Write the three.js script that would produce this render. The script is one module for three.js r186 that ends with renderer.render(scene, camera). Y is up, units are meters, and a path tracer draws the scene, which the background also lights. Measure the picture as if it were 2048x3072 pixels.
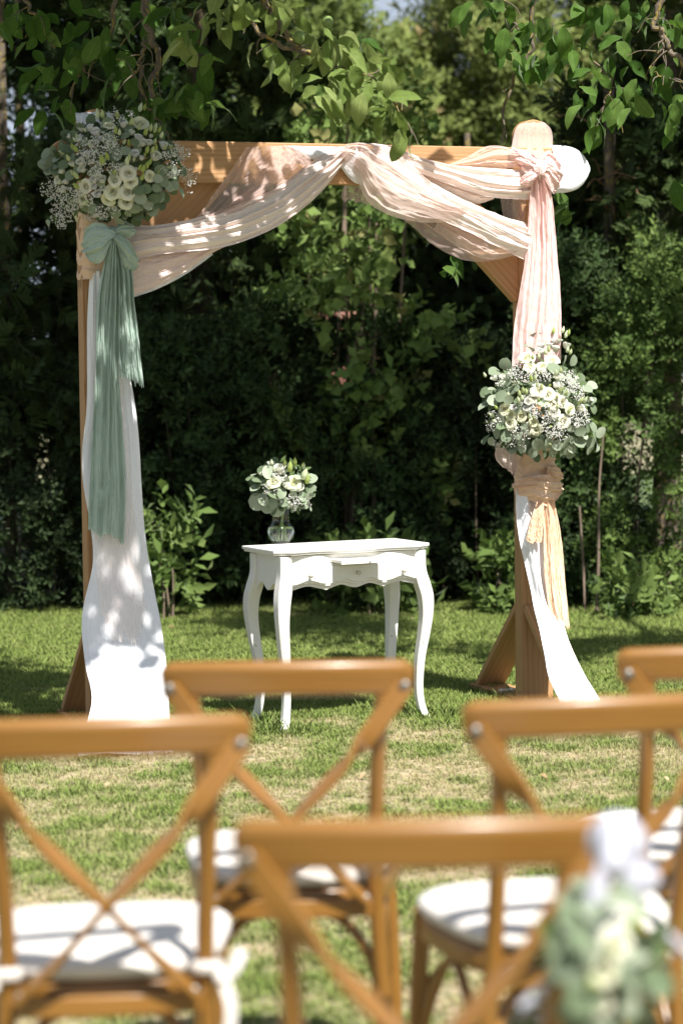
import * as THREE from 'three';
import { RoundedBoxGeometry } from 'three/addons/geometries/RoundedBoxGeometry.js';
import { mergeGeometries, toCreasedNormals } from 'three/addons/utils/BufferGeometryUtils.js';
import { ImprovedNoise } from 'three/addons/math/ImprovedNoise.js';

// ------------------------------------------------------------------ camera, sky, sun, exposure
const scene = new THREE.Scene();
const W0 = 2048, H0 = 3072, FPX = 7253, CAM_H = 1.45;
const camera = new THREE.PerspectiveCamera(2 * Math.atan(H0 / 2 / FPX) * 180 / Math.PI, W0 / H0, 0.1, 400);
camera.position.set(0, CAM_H, 0);
camera.rotation.set(-Math.atan(473 / FPX), 0, -0.012, 'YXZ');
camera.focus = 9.55; camera.userData.fStop = 2.5;
camera.updateMatrixWorld(true);

const SUN = new THREE.Vector3(0.36, 1.04, 0.70).normalize();
{ // a pale, slightly hazy summer sky, brighter towards the sun and the horizon
  const w = 256, h = 128, d = new Float32Array(w * h * 4), dir = new THREE.Vector3();
  for (let y = 0; y < h; y++) for (let x = 0; x < w; x++) {
    const up_ = ((y + 0.5) / h - 0.5) * Math.PI, a = ((x + 0.5) / w - 0.5) * 2 * Math.PI, i = (y * w + x) * 4;
    dir.set(Math.cos(a) * Math.cos(up_), Math.sin(up_), Math.sin(a) * Math.cos(up_));
    const e = Math.max(0, dir.y), t = Math.pow(1 - e, 2.2), g = Math.pow(Math.max(0, dir.dot(SUN)), 6);
    d[i] = 0.165 + 0.14 * t + 0.26 * g; d[i + 1] = 0.205 + 0.14 * t + 0.25 * g; d[i + 2] = 0.275 + 0.13 * t + 0.22 * g; d[i + 3] = 1;
  }
  const sky = new THREE.DataTexture(d, w, h, THREE.RGBAFormat, THREE.FloatType); sky.mapping = THREE.EquirectangularReflectionMapping; sky.magFilter = THREE.LinearFilter; sky.needsUpdate = true;
  scene.background = sky; scene.environment = sky;
}
const sun = new THREE.DirectionalLight(new THREE.Color(1, 0.975, 0.925), 4.9);
sun.name = 'sun'; sun.position.copy(SUN).multiplyScalar(30).add(new THREE.Vector3(0, 0, -9));
sun.target.position.set(0, 0, -9); sun.castShadow = true; sun.shadow.radius = 1;
sun.shadow.mapSize.set(4096, 4096);
Object.assign(sun.shadow.camera, { left: -12, right: 12, top: 14, bottom: -14, near: 1, far: 80 });
scene.add(sun, sun.target);
const renderer = new THREE.WebGLRenderer();
renderer.toneMapping = THREE.LinearToneMapping; renderer.toneMappingExposure = 2.05;
renderer.shadowMap.enabled = true;

// ------------------------------------------------------------------ helpers
const V = (x, y, z) => new THREE.Vector3(x, y, z);
const lerp = (a, b, t) => a + (b - a) * t, clamp = (x, a = 0, b = 1) => Math.min(b, Math.max(a, x));
const smooth = (a, b, x) => { const t = clamp((x - a) / (b - a)); return t * t * (3 - 2 * t); };
function rngOf(seed) { let s = seed >>> 0; return () => { s = (s + 0x6D2B79F5) | 0; let t = Math.imul(s ^ (s >>> 15), 1 | s); t = (t + Math.imul(t ^ (t >>> 7), 61 | t)) ^ t; return ((t ^ (t >>> 14)) >>> 0) / 4294967296; }; }
const PN = new ImprovedNoise(), noise = (x, y = 0, z = 0) => PN.noise(x + 31.7, y + 17.3, z + 5.1);
const fbm = (x, y, z = 0, o = 4) => { let s = 0, a = 0.5; for (let i = 0; i < o; i++) { s += a * noise(x, y, z); x *= 2.03; y *= 2.03; z += 7.7; a *= 0.5; } return s; };
// direction of the sight line through a point of the photograph (2048 x 3072), used to measure where things stand
function ray(px, py) { return V((px - W0 / 2) / FPX, -(py - H0 / 2) / FPX, -1).transformDirection(camera.matrixWorld); }
function atZ(px, py, Z) { const d = ray(px, py); return V(0, CAM_H, 0).addScaledVector(d, Z / -d.z); }
function atY(px, py, y) { const d = ray(px, py); return V(0, CAM_H, 0).addScaledVector(d, (y - CAM_H) / d.y); }
const ARCH = { x: -0.0675, z: -9.585, turn: 20.3 * Math.PI / 180, half: 0.909 };
const archN = V(Math.sin(ARCH.turn), 0, Math.cos(ARCH.turn)), archX = V(Math.cos(ARCH.turn), 0, -Math.sin(ARCH.turn)), archO = V(ARCH.x, 0, ARCH.z);
function onArch(px, py, off) { const d = ray(px, py), p0 = archO.clone().addScaledVector(archN, off), o = V(0, CAM_H, 0); return o.addScaledVector(d, p0.sub(V(0, CAM_H, 0)).dot(archN) / d.dot(archN)); }
const used = {};
function numbered(name) { const n = used[name] = (used[name] ?? -1) + 1; return n ? name + '_' + String(n).padStart(3, '0') : name; }
function tag(o, label, category, group, kind) {
  if (label) o.userData.label = label; if (category) o.userData.category = category;
  if (group) o.userData.group = group; if (kind) o.userData.kind = kind; return o;
}
function thing(name, label, category, pos = V(0, 0, 0), turn = 0, group) {
  const o = new THREE.Group(); o.name = numbered(name); o.position.copy(pos); o.rotation.y = turn; scene.add(o);
  return tag(o, label, category, group);
}
function obj(name, geo, mat, parent) {
  const g = Array.isArray(geo) ? mergeGeometries(geo.map((x) => { const y = x.index ? x.toNonIndexed() : x; for (const k of Object.keys(y.attributes)) if (!['position', 'normal', 'uv', 'color'].includes(k)) y.deleteAttribute(k); return y; })) : geo;
  const m = new THREE.Mesh(g, mat); m.name = parent ? name : numbered(name); m.castShadow = m.receiveShadow = true; (parent ?? scene).add(m); return m;
}
function inst(name, geo, mat, mats, cols, parent) {
  const m = new THREE.InstancedMesh(geo, mat, mats.length); m.name = parent ? name : numbered(name);
  mats.forEach((x, i) => { m.setMatrixAt(i, x); if (cols) m.setColorAt(i, cols[i]); });
  m.castShadow = m.receiveShadow = true; m.userData.kind = 'stuff'; (parent ?? scene).add(m); return m;
}
function geoOf(pos, idx, uv, col) {
  const g = new THREE.BufferGeometry();
  g.setAttribute('position', new THREE.Float32BufferAttribute(pos, 3));
  if (uv) g.setAttribute('uv', new THREE.Float32BufferAttribute(uv, 2));
  if (col) g.setAttribute('color', new THREE.Float32BufferAttribute(col, 3));
  g.setIndex(idx); g.computeVertexNormals(); return g;
}
// closed rings of points joined into one skin with end caps
function loft(rings, { cap = true, crease = 0 } = {}) {
  const n = rings[0].length, pos = [], uv = [], idx = []; let L = 0;
  const cen = rings.map((r) => r.reduce((a, p) => a.add(p), V(0, 0, 0)).divideScalar(n));
  rings.forEach((r, i) => {
    if (i) L += cen[i].distanceTo(cen[i - 1]); let a = 0;
    for (let j = 0; j <= n; j++) { const p = r[j % n]; if (j) a += p.distanceTo(r[j - 1]); pos.push(p.x, p.y, p.z); uv.push(L, a); }
  });
  for (let i = 0; i < rings.length - 1; i++) for (let j = 0; j < n; j++) { const a = i * (n + 1) + j, b = a + n + 1; idx.push(a, a + 1, b, a + 1, b + 1, b); }
  let g = geoOf(pos, idx, uv); const N = g.attributes.normal;
  for (let i = 0; i < rings.length; i++) { const a = i * (n + 1), b = a + n, v = V(N.getX(a) + N.getX(b), N.getY(a) + N.getY(b), N.getZ(a) + N.getZ(b)).normalize(); N.setXYZ(a, v.x, v.y, v.z); N.setXYZ(b, v.x, v.y, v.z); }
  if (crease) g = toCreasedNormals(g, crease);
  if (!cap) return g;
  const cp = [], cu = [], ci = [];
  [[0, 1], [rings.length - 1, -1]].forEach(([i, s]) => {
    const o = cp.length / 3, r = rings[i], c = cen[i]; cp.push(c.x, c.y, c.z); cu.push(0, 0);
    r.forEach((p) => { cp.push(p.x, p.y, p.z); cu.push(p.x, p.y); });
    for (let j = 0; j < n; j++) { const a = o + 1 + j, b = o + 1 + (j + 1) % n; s > 0 ? ci.push(o, b, a) : ci.push(o, a, b); }
  });
  const parts = [g, geoOf(cp, ci, cu)].map((x) => x.index ? x.toNonIndexed() : x); return mergeGeometries(parts);
}
// a ring of w x h with rounded corners in the plane of two axes
function ringAt(c, ax, ay, w, h, r = 0.3, n = 3) {
  const out = [], rr = Math.min(w, h) * r;
  for (const [sx, sy, a0] of [[1, 1, 0], [-1, 1, 1], [-1, -1, 2], [1, -1, 3]]) for (let k = 0; k <= n; k++) {
    const a = (a0 + k / n) * Math.PI / 2; out.push(c.clone().addScaledVector(ax, sx * (w / 2 - rr) + Math.cos(a) * rr).addScaledVector(ay, sy * (h / 2 - rr) + Math.sin(a) * rr));
  }
  return out;
}
function circleAt(c, ax, ay, r, n = 10) { const o = []; for (let k = 0; k < n; k++) { const a = k / n * 2 * Math.PI; o.push(c.clone().addScaledVector(ax, Math.cos(a) * r).addScaledVector(ay, Math.sin(a) * r)); } return o; }
// sweep a section along a curve; `wide` is the direction in which its width lies
function sweep(points, wFn, hFn, wide, { steps = 24, r = 0.3, n = 3, crease = 0 } = {}) {
  const c = new THREE.CatmullRomCurve3(points, false, 'centripetal'), rings = [];
  for (let i = 0; i <= steps; i++) {
    const t = i / steps, p = c.getPointAt(t), tg = c.getTangentAt(t), ax = wide.clone().addScaledVector(tg, -wide.dot(tg)).normalize(), ay = tg.clone().cross(ax);
    rings.push(ringAt(p, ax, ay, typeof wFn === 'function' ? wFn(t) : wFn, typeof hFn === 'function' ? hFn(t) : hFn, r, n));
  }
  return loft(rings, { crease });
}
function tube(points, rFn, { steps = 20, n = 8 } = {}) {
  const c = new THREE.CatmullRomCurve3(points, false, 'centripetal'), rings = []; let ref = V(0.3, 0.2, 1).normalize();
  for (let i = 0; i <= steps; i++) {
    const t = i / steps, p = c.getPointAt(t), tg = c.getTangentAt(t); const ax = ref.clone().addScaledVector(tg, -ref.dot(tg)).normalize(); ref = ax;
    rings.push(circleAt(p, ax, tg.clone().cross(ax), typeof rFn === 'function' ? rFn(t) : rFn, n));
  }
  return loft(rings);
}
function boxUV(g, axis) { // uv in metres, u along the given axis
  const p = g.attributes.position, n = g.attributes.normal, uv = [];
  for (let i = 0; i < p.count; i++) {
    const P = [p.getX(i), p.getY(i), p.getZ(i)], N = [n.getX(i), n.getY(i), n.getZ(i)].map(Math.abs), k = N.indexOf(Math.max(...N));
    const rest = [0, 1, 2].filter((a) => a !== axis && a !== k); uv.push(k === axis ? P[rest[0]] * 0.2 : P[axis], P[rest[rest.length - 1]] + k * 0.07);
  }
  g.setAttribute('uv', new THREE.Float32BufferAttribute(uv, 2)); return g;
}
const plank = (x, y, z, axis, b = 0.004) => boxUV(new RoundedBoxGeometry(x, y, z, 2, b), axis);

// ------------------------------------------------------------------ textures
const toS = (c) => Math.round(255 * clamp(c <= 0.0031308 ? c * 12.92 : 1.055 * Math.pow(c, 1 / 2.4) - 0.055));
function dataTex(w, h, fn, srgb, rx, ry, wrap = THREE.MirroredRepeatWrapping) {
  const d = new Uint8Array(w * h * 4);
  for (let y = 0; y < h; y++) for (let x = 0; x < w; x++) { const c = fn(x / w, y / h), i = (y * w + x) * 4; for (let k = 0; k < 3; k++) d[i + k] = srgb ? toS(Array.isArray(c) ? c[k] : c) : Math.round(255 * clamp(Array.isArray(c) ? c[k] : c)); d[i + 3] = 255; }
  const t = new THREE.DataTexture(d, w, h); t.magFilter = THREE.LinearFilter; t.minFilter = THREE.LinearMipmapLinearFilter; t.generateMipmaps = true;
  t.wrapS = t.wrapT = wrap; t.repeat.set(1 / rx, 1 / ry); if (srgb) t.colorSpace = THREE.SRGBColorSpace; t.needsUpdate = true; return t;
}
const mix3 = (a, b, t) => [lerp(a[0], b[0], t), lerp(a[1], b[1], t), lerp(a[2], b[2], t)];
function woodFn(seed, light, dark, stripes, knots) {
  const r = rngOf(seed), ks = []; for (let i = 0; i < knots; i++) ks.push([r(), r(), 0.02 + r() * 0.03]);
  return (u, v) => {
    let vv = v + 0.10 * noise(u * 3, v * 2.5, seed) + 0.022 * noise(u * 11, v * 9, seed), kd = 0;
    for (const [ku, kv, kr] of ks) { const dx = (u - ku) * 5, dy = v - kv, d = Math.hypot(dx * 0.8, dy * 1.2); vv += Math.sign(dy) * 0.06 * Math.exp(-d * d / (kr * kr * 9)); kd = Math.max(kd, 1 - smooth(kr * 0.6, kr * 1.3, d)); }
    const ring = 0.5 + 0.5 * Math.sin(vv * stripes * 6.28 + 4 * noise(u * 1.5, v * 3, seed + 9));
    const fine = noise(u * 14, v * 190, seed + 3) * 0.5 + noise(u * 40, v * 420, seed + 4) * 0.3;
    return mix3(mix3(light, dark, clamp(Math.pow(ring, 2.2) * (0.42 + 0.5 * noise(u * 2.2, v * 5, seed + 6)) + fine * 0.6 + 0.3 * fbm(u * 4, v * 6, seed) + 0.12)), [dark[0] * 0.35, dark[1] * 0.3, dark[2] * 0.3], kd * 0.8);
  };
}
const archWoodMap = dataTex(1024, 256, woodFn(3, [0.47, 0.265, 0.12], [0.30, 0.145, 0.055], 17, 10), true, 2.4, 0.32);
const archBump = dataTex(1024, 256, (u, v) => woodFn(3, [1, 1, 1], [0, 0, 0], 19, 9)(u, v)[0], false, 2.4, 0.32);
const chairWoodMap = dataTex(512, 256, woodFn(8, [0.25, 0.115, 0.019], [0.145, 0.060, 0.008], 11, 0), true, 0.9, 0.1);
const crinkleFn = (u, v) => { const w = v + 0.035 * noise(u * 5, v * 4, 2); return clamp(0.5 + 0.75 * noise(u * 2.2, w * 17, 1) + 0.5 * noise(u * 7, w * 42, 4) + 0.3 * noise(u * 30, w * 60, 6)); };
const crinkle = dataTex(512, 512, crinkleFn, false, 0.55, 0.34);
const plainCloth = dataTex(512, 512, (u, v) => clamp(0.5 + 0.5 * fbm(u * 5, v * 9, 3, 5) + 0.12 * noise(u * 120, v * 120)), false, 0.6, 0.6);
const paintMap = dataTex(512, 512, (u, v) => { const g = noise(u * 6, v * 160, 2) * 0.5 + noise(u * 20, v * 300, 5) * 0.3, chip = smooth(0.40, 0.46, fbm(u * 22, v * 22, 9, 4)), w = 0.5 + 0.5 * fbm(u * 4, v * 4, 7); return mix3(mix3([0.74, 0.725, 0.68], [0.68, 0.655, 0.59], clamp(w * 0.5 + g * 0.5)), [0.36, 0.27, 0.17], chip * 0.8); }, true, 0.6, 0.6);
const barkMap = dataTex(256, 256, (u, v) => { const a = clamp(0.5 + fbm(u * 6, v * 40, 2, 4)); const l = smooth(0.12, 0.28, fbm(u * 12, v * 12, 8, 4)); return mix3(mix3([0.06, 0.045, 0.032], [0.20, 0.16, 0.12], a), [0.34, 0.25, 0.03], l * 0.75); }, true, 0.5, 0.2);
const paleBarkMap = dataTex(256, 256, (u, v) => mix3([0.10, 0.07, 0.05], [0.30, 0.22, 0.16], clamp(0.5 + fbm(u * 5, v * 30, 5, 4))), true, 0.6, 0.2);

// ------------------------------------------------------------------ materials
const rgb = (c) => new THREE.Color().setRGB(...c);
const std = (c, o = {}) => new THREE.MeshStandardMaterial({ color: rgb(c), roughness: 0.7, side: THREE.DoubleSide, ...o });
const phys = (c, o = {}) => new THREE.MeshPhysicalMaterial({ color: rgb(c), roughness: 0.9, side: THREE.DoubleSide, ...o });
const cloth = (c, bump, bs, tr = 0.28) => phys(c, { roughness: 1, transmission: tr, thickness: 0, bumpMap: bump, bumpScale: bs * 0.55, specularIntensity: 0.25 });
const tulle = (c, op) => phys(c, { roughness: 1, transmission: 0.3, thickness: 0, opacity: op, transparent: true, specularIntensity: 0.2 });
const M = {
  archWood: std([1, 1, 1], { map: archWoodMap, bumpMap: archBump, bumpScale: -0.0012, roughness: 0.62 }),
  chairWood: phys([1, 1, 1], { map: chairWoodMap, roughness: 0.42, clearcoat: 0.4, clearcoatRoughness: 0.22 }),
  steel: std([0.22, 0.205, 0.18], { metalness: 1, roughness: 0.5 }),
  cushion: cloth([0.63, 0.59, 0.545], plainCloth, 0.004, 0),
  white: cloth([0.82, 0.82, 0.85], plainCloth, 0.006, 0.08),
  sage: cloth([0.43, 0.53, 0.46], crinkle, 0.006, 0.2),
  pink: cloth([0.84, 0.595, 0.56], crinkle, 0.004, 0.18),
  cream: cloth([0.86, 0.735, 0.68], crinkle, 0.004, 0.15),
  sand: cloth([0.80, 0.56, 0.39], crinkle, 0.003, 0.12),
  blush: cloth([0.83, 0.65, 0.60], crinkle, 0.005, 0.2),
  tulle: tulle([0.82, 0.62, 0.555], 0.45), tulleDense: tulle([0.82, 0.65, 0.59], 0.55), tullePale: tulle([0.84, 0.74, 0.70], 0.35),
  knob: std([0.55, 0.52, 0.45], { roughness: 0.25, metalness: 0.3 }),
  paint: std([1, 1, 1], { map: paintMap, roughness: 0.45, bumpMap: plainCloth, bumpScale: 0.0008 }),
  bark: std([1, 1, 1], { map: barkMap, roughness: 0.95, bumpMap: barkMap, bumpScale: 0.01 }),
  paleBark: std([1, 1, 1], { map: paleBarkMap, roughness: 0.9 }),
};
const leafMat = (c, tr = 0.4, cc = 0.35) => phys(c, { roughness: 1, transmission: tr, thickness: 0, clearcoat: cc, clearcoatRoughness: 0.42, specularIntensity: 0.3 });

// ------------------------------------------------------------------ ground and lawn
function dryness(x, z) { // 1 where the turf is worn and straw-coloured
  const Z = -z, n = 0.8 * fbm(x * 1.7, z * 1.7, 1, 4) + 0.75 * fbm(x * 6, z * 6, 4, 4);
  const bias = lerp(0.15, -0.40, smooth(8.7, 10.2, Z)) + 0.16 * Math.exp(-(((x + 0.05) / 0.7) ** 2) - ((Z - 8.75) / 0.55) ** 2) + 0.30 * Math.exp(-(((x + 0.15) / 0.9) ** 2) - ((Z - 13.6) / 0.5) ** 2);
  return smooth(-0.16, 0.40, n + bias);
}
const groundMap = dataTex(1024, 1024, (u, v) => {
  const x = (u - 0.5) * 20, z = -9 + (0.5 - v) * 20, d = dryness(x, z), f = fbm(x * 14, z * 14, 2, 4), g = noise(x * 60, z * 60);
  return mix3(mix3([0.045, 0.075, 0.02], [0.09, 0.125, 0.035], clamp(0.5 + f)), mix3([0.33, 0.235, 0.15], [0.46, 0.36, 0.235], clamp(0.5 + f + g * 0.5)), d * clamp(0.75 + g));
}, true, 20, 20);
{
  const g = new THREE.PlaneGeometry(240, 240, 1, 1); g.rotateX(-Math.PI / 2);
  const p = g.attributes.position, uv = []; for (let i = 0; i < p.count; i++) uv.push(p.getX(i) + 10, 10 - (p.getZ(i) + 9));
  g.setAttribute('uv', new THREE.Float32BufferAttribute(uv, 2));
  tag(obj('ground', g, std([1, 1, 1], { map: groundMap, roughness: 0.95, bumpMap: groundMap, bumpScale: 0.02 })), 'lawn of green grass with worn straw coloured patches', 'ground', null, 'structure');
}
{
  const rnd = rngOf(11), mk = (hs, seed) => {
    const r = rngOf(seed), pos = [], idx = [];
    for (let b = 0; b < 8; b++) {
      const a = r() * 6.28, bx = (r() - 0.5) * 0.03, bz = (r() - 0.5) * 0.03, h = hs * (0.55 + r() * 0.6), lean = h * (0.25 + r() * 0.9), w = 0.0012 + r() * 0.0008, ca = Math.cos(a), sa = Math.sin(a), o = pos.length / 3;
      for (const [t, ww] of [[0, 1], [0.55, 0.85], [1, 0]]) { const l = lean * t * t, y = h * (t - 0.25 * t * t); for (const s of ww ? [-1, 1] : [0]) pos.push(bx + ca * l - sa * s * w * ww, y, bz + sa * l + ca * s * w * ww); }
      idx.push(o, o + 1, o + 2, o + 1, o + 3, o + 2, o + 2, o + 3, o + 4);
    }
    return geoOf(pos, idx);
  };
  const sets = [[], [], []], cols = [[], [], []], q = new THREE.Quaternion(), q_ = q, Y = V(0, 1, 0);
  for (let i = 0; i < 230000; i++) {
    const Z = 4.7 + 9.8 * Math.pow(rnd(), 0.82), x = (rnd() * 2 - 1) * (Z * 0.175 + 0.45), z = -Z, d = dryness(x, z);
    if (rnd() < d * 0.5) continue;
    const k = Math.floor(rnd() * 3), s = (0.75 + rnd() * 0.6) * lerp(1, 0.62, d) * lerp(0.85, 1.15, smooth(9, 13, Z));
    sets[k].push(new THREE.Matrix4().compose(V(x, 0, z), q.setFromAxisAngle(Y, rnd() * 6.28), V(s, s, s)));
    const dry = clamp(d * 0.75 + (rnd() - 0.62) * 0.7), t = rnd(), c = mix3(mix3([0.125, 0.185, 0.030], [0.26, 0.325, 0.085], t), mix3([0.42, 0.35, 0.18], [0.56, 0.45, 0.29], rnd()), dry);
    cols[k].push(rgb(c));
  }
  for (const [fx, fz] of [[-0.22, -9.23], [-0.36, -9.5], [0.34, -9.6], [0.2, -9.75], ...[-1, 1].flatMap((s) => [-0.45, -0.2, 0, 0.2, 0.45].map((k) => { const p = archO.clone().addScaledVector(archX, s * ARCH.half).addScaledVector(archN, k); return [p.x, p.z]; }))]) for (let i = 0; i < 46; i++) { // longer grass the mower left round legs and posts
    const a = rnd() * 6.28, q = 0.03 + rnd() * 0.09, k = i % 3, s = 1.3 + rnd() * 1.1; sets[k].push(new THREE.Matrix4().compose(V(fx + Math.cos(a) * q, 0, fz + Math.sin(a) * q), q_.setFromAxisAngle(Y, rnd() * 6.28), V(s, s, s))); cols[k].push(rgb(mix3([0.11, 0.17, 0.03], [0.24, 0.28, 0.09], rnd())));
  }
  { // a few dry fallen leaves
    const ms = [], cs = []; for (let i = 0; i < 34; i++) { const Z = 5.2 + rnd() * 8, p = V((rnd() * 2 - 1) * Z * 0.16, 0.022, -Z); ms.push(frame(p, V(rnd() - 0.5, (rnd() - 0.5) * 0.3, rnd() - 0.5), V((rnd() - 0.5) * 0.6, 1, 0.3), 0.26 + rnd() * 0.24)); cs.push(rgb(mix3([0.26, 0.17, 0.08], [0.42, 0.34, 0.2], rnd()))); }
    tag(inst('fallen_leaves', leafGeo(0.1, 0.05, 0.5, 1.2, 4), phys([1, 1, 1], { roughness: 0.9 }), ms, cs), 'dry fallen leaves scattered over the lawn', 'leaves', null, 'stuff');
  }
  const gm = phys([1, 1, 1], { roughness: 1, transmission: 0.3, thickness: 0, clearcoat: 0.05, clearcoatRoughness: 0.5, specularIntensity: 0.3 });
  const lawn = new THREE.Group(); lawn.name = 'grass'; tag(lawn, 'short mown grass covering the lawn in front of the hedge', 'grass', null, 'stuff'); scene.add(lawn);
  [0.024, 0.034, 0.018].forEach((h, k) => inst('grass_blades', mk(h, 50 + k), gm, sets[k], cols[k], lawn));
}

// ------------------------------------------------------------------ plants
function leafGeo(len, wid, fold, curl, nu = 5, shape = (t) => Math.pow(Math.sin(Math.PI * Math.pow(t, 0.8)), 0.9)) { // lies along +y from the origin, face towards +z
  const pos = [], idx = [], uv = [];
  for (let i = 0; i <= nu; i++) {
    const t = i / nu, w = wid / 2 * Math.max(0.02, shape(t)), a = curl * t, y = curl ? len * Math.sin(a) / curl : len * t, zz = curl ? -len * (1 - Math.cos(a)) / curl : 0;
    for (const s of [-1, 0, 1]) { pos.push(s * w, y, zz + Math.abs(s) * w * fold); uv.push(s * 0.5 + 0.5, t); }
  }
  for (let i = 0; i < nu; i++) for (let j = 0; j < 2; j++) { const a = i * 3 + j; idx.push(a, a + 1, a + 3, a + 1, a + 4, a + 3); }
  return geoOf(pos, idx, uv);
}
function wavy(g, k) { const p = g.attributes.position; for (let i = 0; i < p.count; i++) { const y = p.getY(i), x = p.getX(i); p.setZ(i, p.getZ(i) + 0.18 * Math.abs(x) * Math.sin(y * 95 + k * 2 + Math.sign(x)) + 0.25 * x * Math.sin(y * 14 + k)); } g.computeVertexNormals(); return g; }
function placed(g, m) { return g.clone().applyMatrix4(m); }
const up = V(0, 1, 0);
function frame(pos, along, face, s = 1) { // matrix whose y runs along, z towards face
  const y = along.clone().normalize(), x = y.clone().cross(face).normalize(); if (x.lengthSq() < 0.5) x.set(1, 0, 0); const z = x.clone().cross(y);
  return new THREE.Matrix4().makeBasis(x.multiplyScalar(s), y.clone().multiplyScalar(s), z.multiplyScalar(s)).setPosition(pos);
}
function rdir(r) { const z = r() * 2 - 1, a = r() * 6.28, q = Math.sqrt(1 - z * z); return V(q * Math.cos(a), z, q * Math.sin(a)); }
function sprig(seed, n, stem, len, wid, cup = 0.3) { // leaves along a short twig
  const r = rngOf(seed), gs = [], base = leafGeo(len, wid, 0.25, cup, 2, (t) => Math.sin(Math.PI * Math.pow(t, 0.75)));
  for (let i = 0; i < n; i++) { const t = i / (n - 1 || 1), a = i * 2.4 + r(), s = 0.7 + r() * 0.5, d = V(Math.cos(a) * 0.8, 0.45 + t * 0.5, Math.sin(a) * 0.8); gs.push(placed(base, frame(V(0, stem * t, 0), d, V(Math.cos(a) * -0.5, 1, Math.sin(a) * -0.5).add(rdir(r).multiplyScalar(0.4)), s))); }
  return mergeGeometries(gs);
}
function coniferSpray(seed, n, len) { // a flat fan of thin scaly shoots
  const r = rngOf(seed), pos = [], idx = [];
  const shoot = (p, d, l, w) => { const s = V(-d.y, d.x, 0).normalize().multiplyScalar(w), o = pos.length / 3, e = p.clone().addScaledVector(d, l), m = p.clone().addScaledVector(d, l * 0.6).add(V(0, 0, (r() - 0.5) * 0.012)); for (const q of [p.clone().addScaledVector(s, 0.6), p.clone().addScaledVector(s, -0.6), m.clone().add(s), m.clone().sub(s), e]) pos.push(q.x, q.y, q.z); idx.push(o, o + 1, o + 2, o + 1, o + 3, o + 2, o + 2, o + 3, o + 4); };
  for (let i = 0; i < n; i++) { const t = i / n, s = i % 2 ? 1 : -1, a = s * (0.55 + r() * 0.5); shoot(V(0, t * len * 0.8, 0), V(Math.sin(a), Math.cos(a), (r() - 0.5) * 0.3).normalize(), len * (0.55 - 0.35 * t) * (0.7 + r() * 0.6), 0.006 + r() * 0.004); }
  shoot(V(0, 0, 0), V(0, 1, 0), len, 0.006);
  return geoOf(pos, idx);
}
// foliage gathered in clumps inside an outline; shape(t) gives the half width at height share t
function foliage(seed, { base, h, rx, rz, clumps, per, spread, shape, from = 0, inner = 0.35, dir = 0.5, size = [0.8, 1.3], tint, gap = () => 1, light = 0 }) {
  const r = rngOf(seed), mats = [], cols = [];
  for (let c = 0; c < clumps; c++) {
    const t = from + (1 - from) * r(), k = shape(t), a = r() * 6.28, q = Math.pow(inner + (1 - inner) * r(), 0.6), cx = Math.cos(a) * q * k * rx, cz = Math.sin(a) * q * k * rz, C = base.clone().add(V(cx, t * h, cz));
    if (r() > gap(C)) continue;
    const out = V(cx, 0.15 * h * (t - 0.3), cz).normalize(), tone = r();
    for (let i = 0; i < per; i++) {
      const p = C.clone().add(rdir(r).multiplyScalar(spread * Math.pow(r(), 0.5))); if (p.y < 0.02) continue;
      const d = rdir(r).addScaledVector(out, dir * 1.6).add(V(0, 0.35 * dir, 0)).addScaledVector(SUN, light).normalize(), s = lerp(size[0], size[1], r());
      mats.push(frame(p, d, rdir(r).add(V(0, 0.8, 0.5)), s)); cols.push(rgb(tint(r, tone)));
    }
  }
  return [mats, cols];
}
const twoTone = (a, b, y = null) => (r, tone) => { const c = mix3(a, b, clamp(tone * 0.7 + r() * 0.4)); return y && r() < 0.05 ? mix3(c, y, 0.7) : c; };
function plant(name, label, category, pos, seed, leaf, mat, opts, stems, group) {
  const t = thing(name, label, category, pos, 0, group), r = rngOf(seed + 500), isTree = /tree|conifer/.test(name), { h, rx, rz } = opts;
  const [m, c] = foliage(seed, { ...opts, base: V(0, 0, 0) });
  inst(isTree ? 'crown' : 'leaves', leaf, mat, m, c, t);
  (stems ?? []).forEach(({ pts, r0, r1, mat: bm, name: nm }) => obj(nm ?? (isTree ? 'trunk' : 'stem'), tube(pts, (u) => lerp(r0, r1, u), { n: 7 }), bm ?? M.bark, t));
  return t;
}
const stemsAt = (seed, n, spread, h, r0, mat) => { const r = rngOf(seed), out = []; for (let i = 0; i < n; i++) { const x = (r() - 0.5) * spread, z = (r() - 0.5) * spread * 0.6, lx = (r() - 0.5) * h * 0.25; out.push({ pts: [V(x, -0.05, z), V(x + lx * 0.3 + (r() - 0.5) * 0.05, h * 0.35, z), V(x + lx * 0.7, h * 0.7, z + (r() - 0.5) * 0.1), V(x + lx, h * (0.9 + r() * 0.1), z)], r0, r1: r0 * 0.4, mat }); } return out; };
const G = {
  conifer: [0, 1].map((k) => coniferSpray(70 + k, 12, 0.17)), yew: coniferSpray(80, 16, 0.11),
  privet: sprig(90, 9, 0.13, 0.048, 0.022), broad: sprig(91, 7, 0.13, 0.085, 0.045), small: sprig(92, 10, 0.12, 0.036, 0.018), willow: sprig(93, 10, 0.24, 0.085, 0.016), hazel: sprig(94, 6, 0.11, 0.075, 0.058),
};
const PM = {
  dark: leafMat([1, 1, 1], 0.12, 0.06), green: leafMat([1, 1, 1], 0.28, 0.16), bright: leafMat([1, 1, 1], 0.4, 0.12),
};
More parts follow.
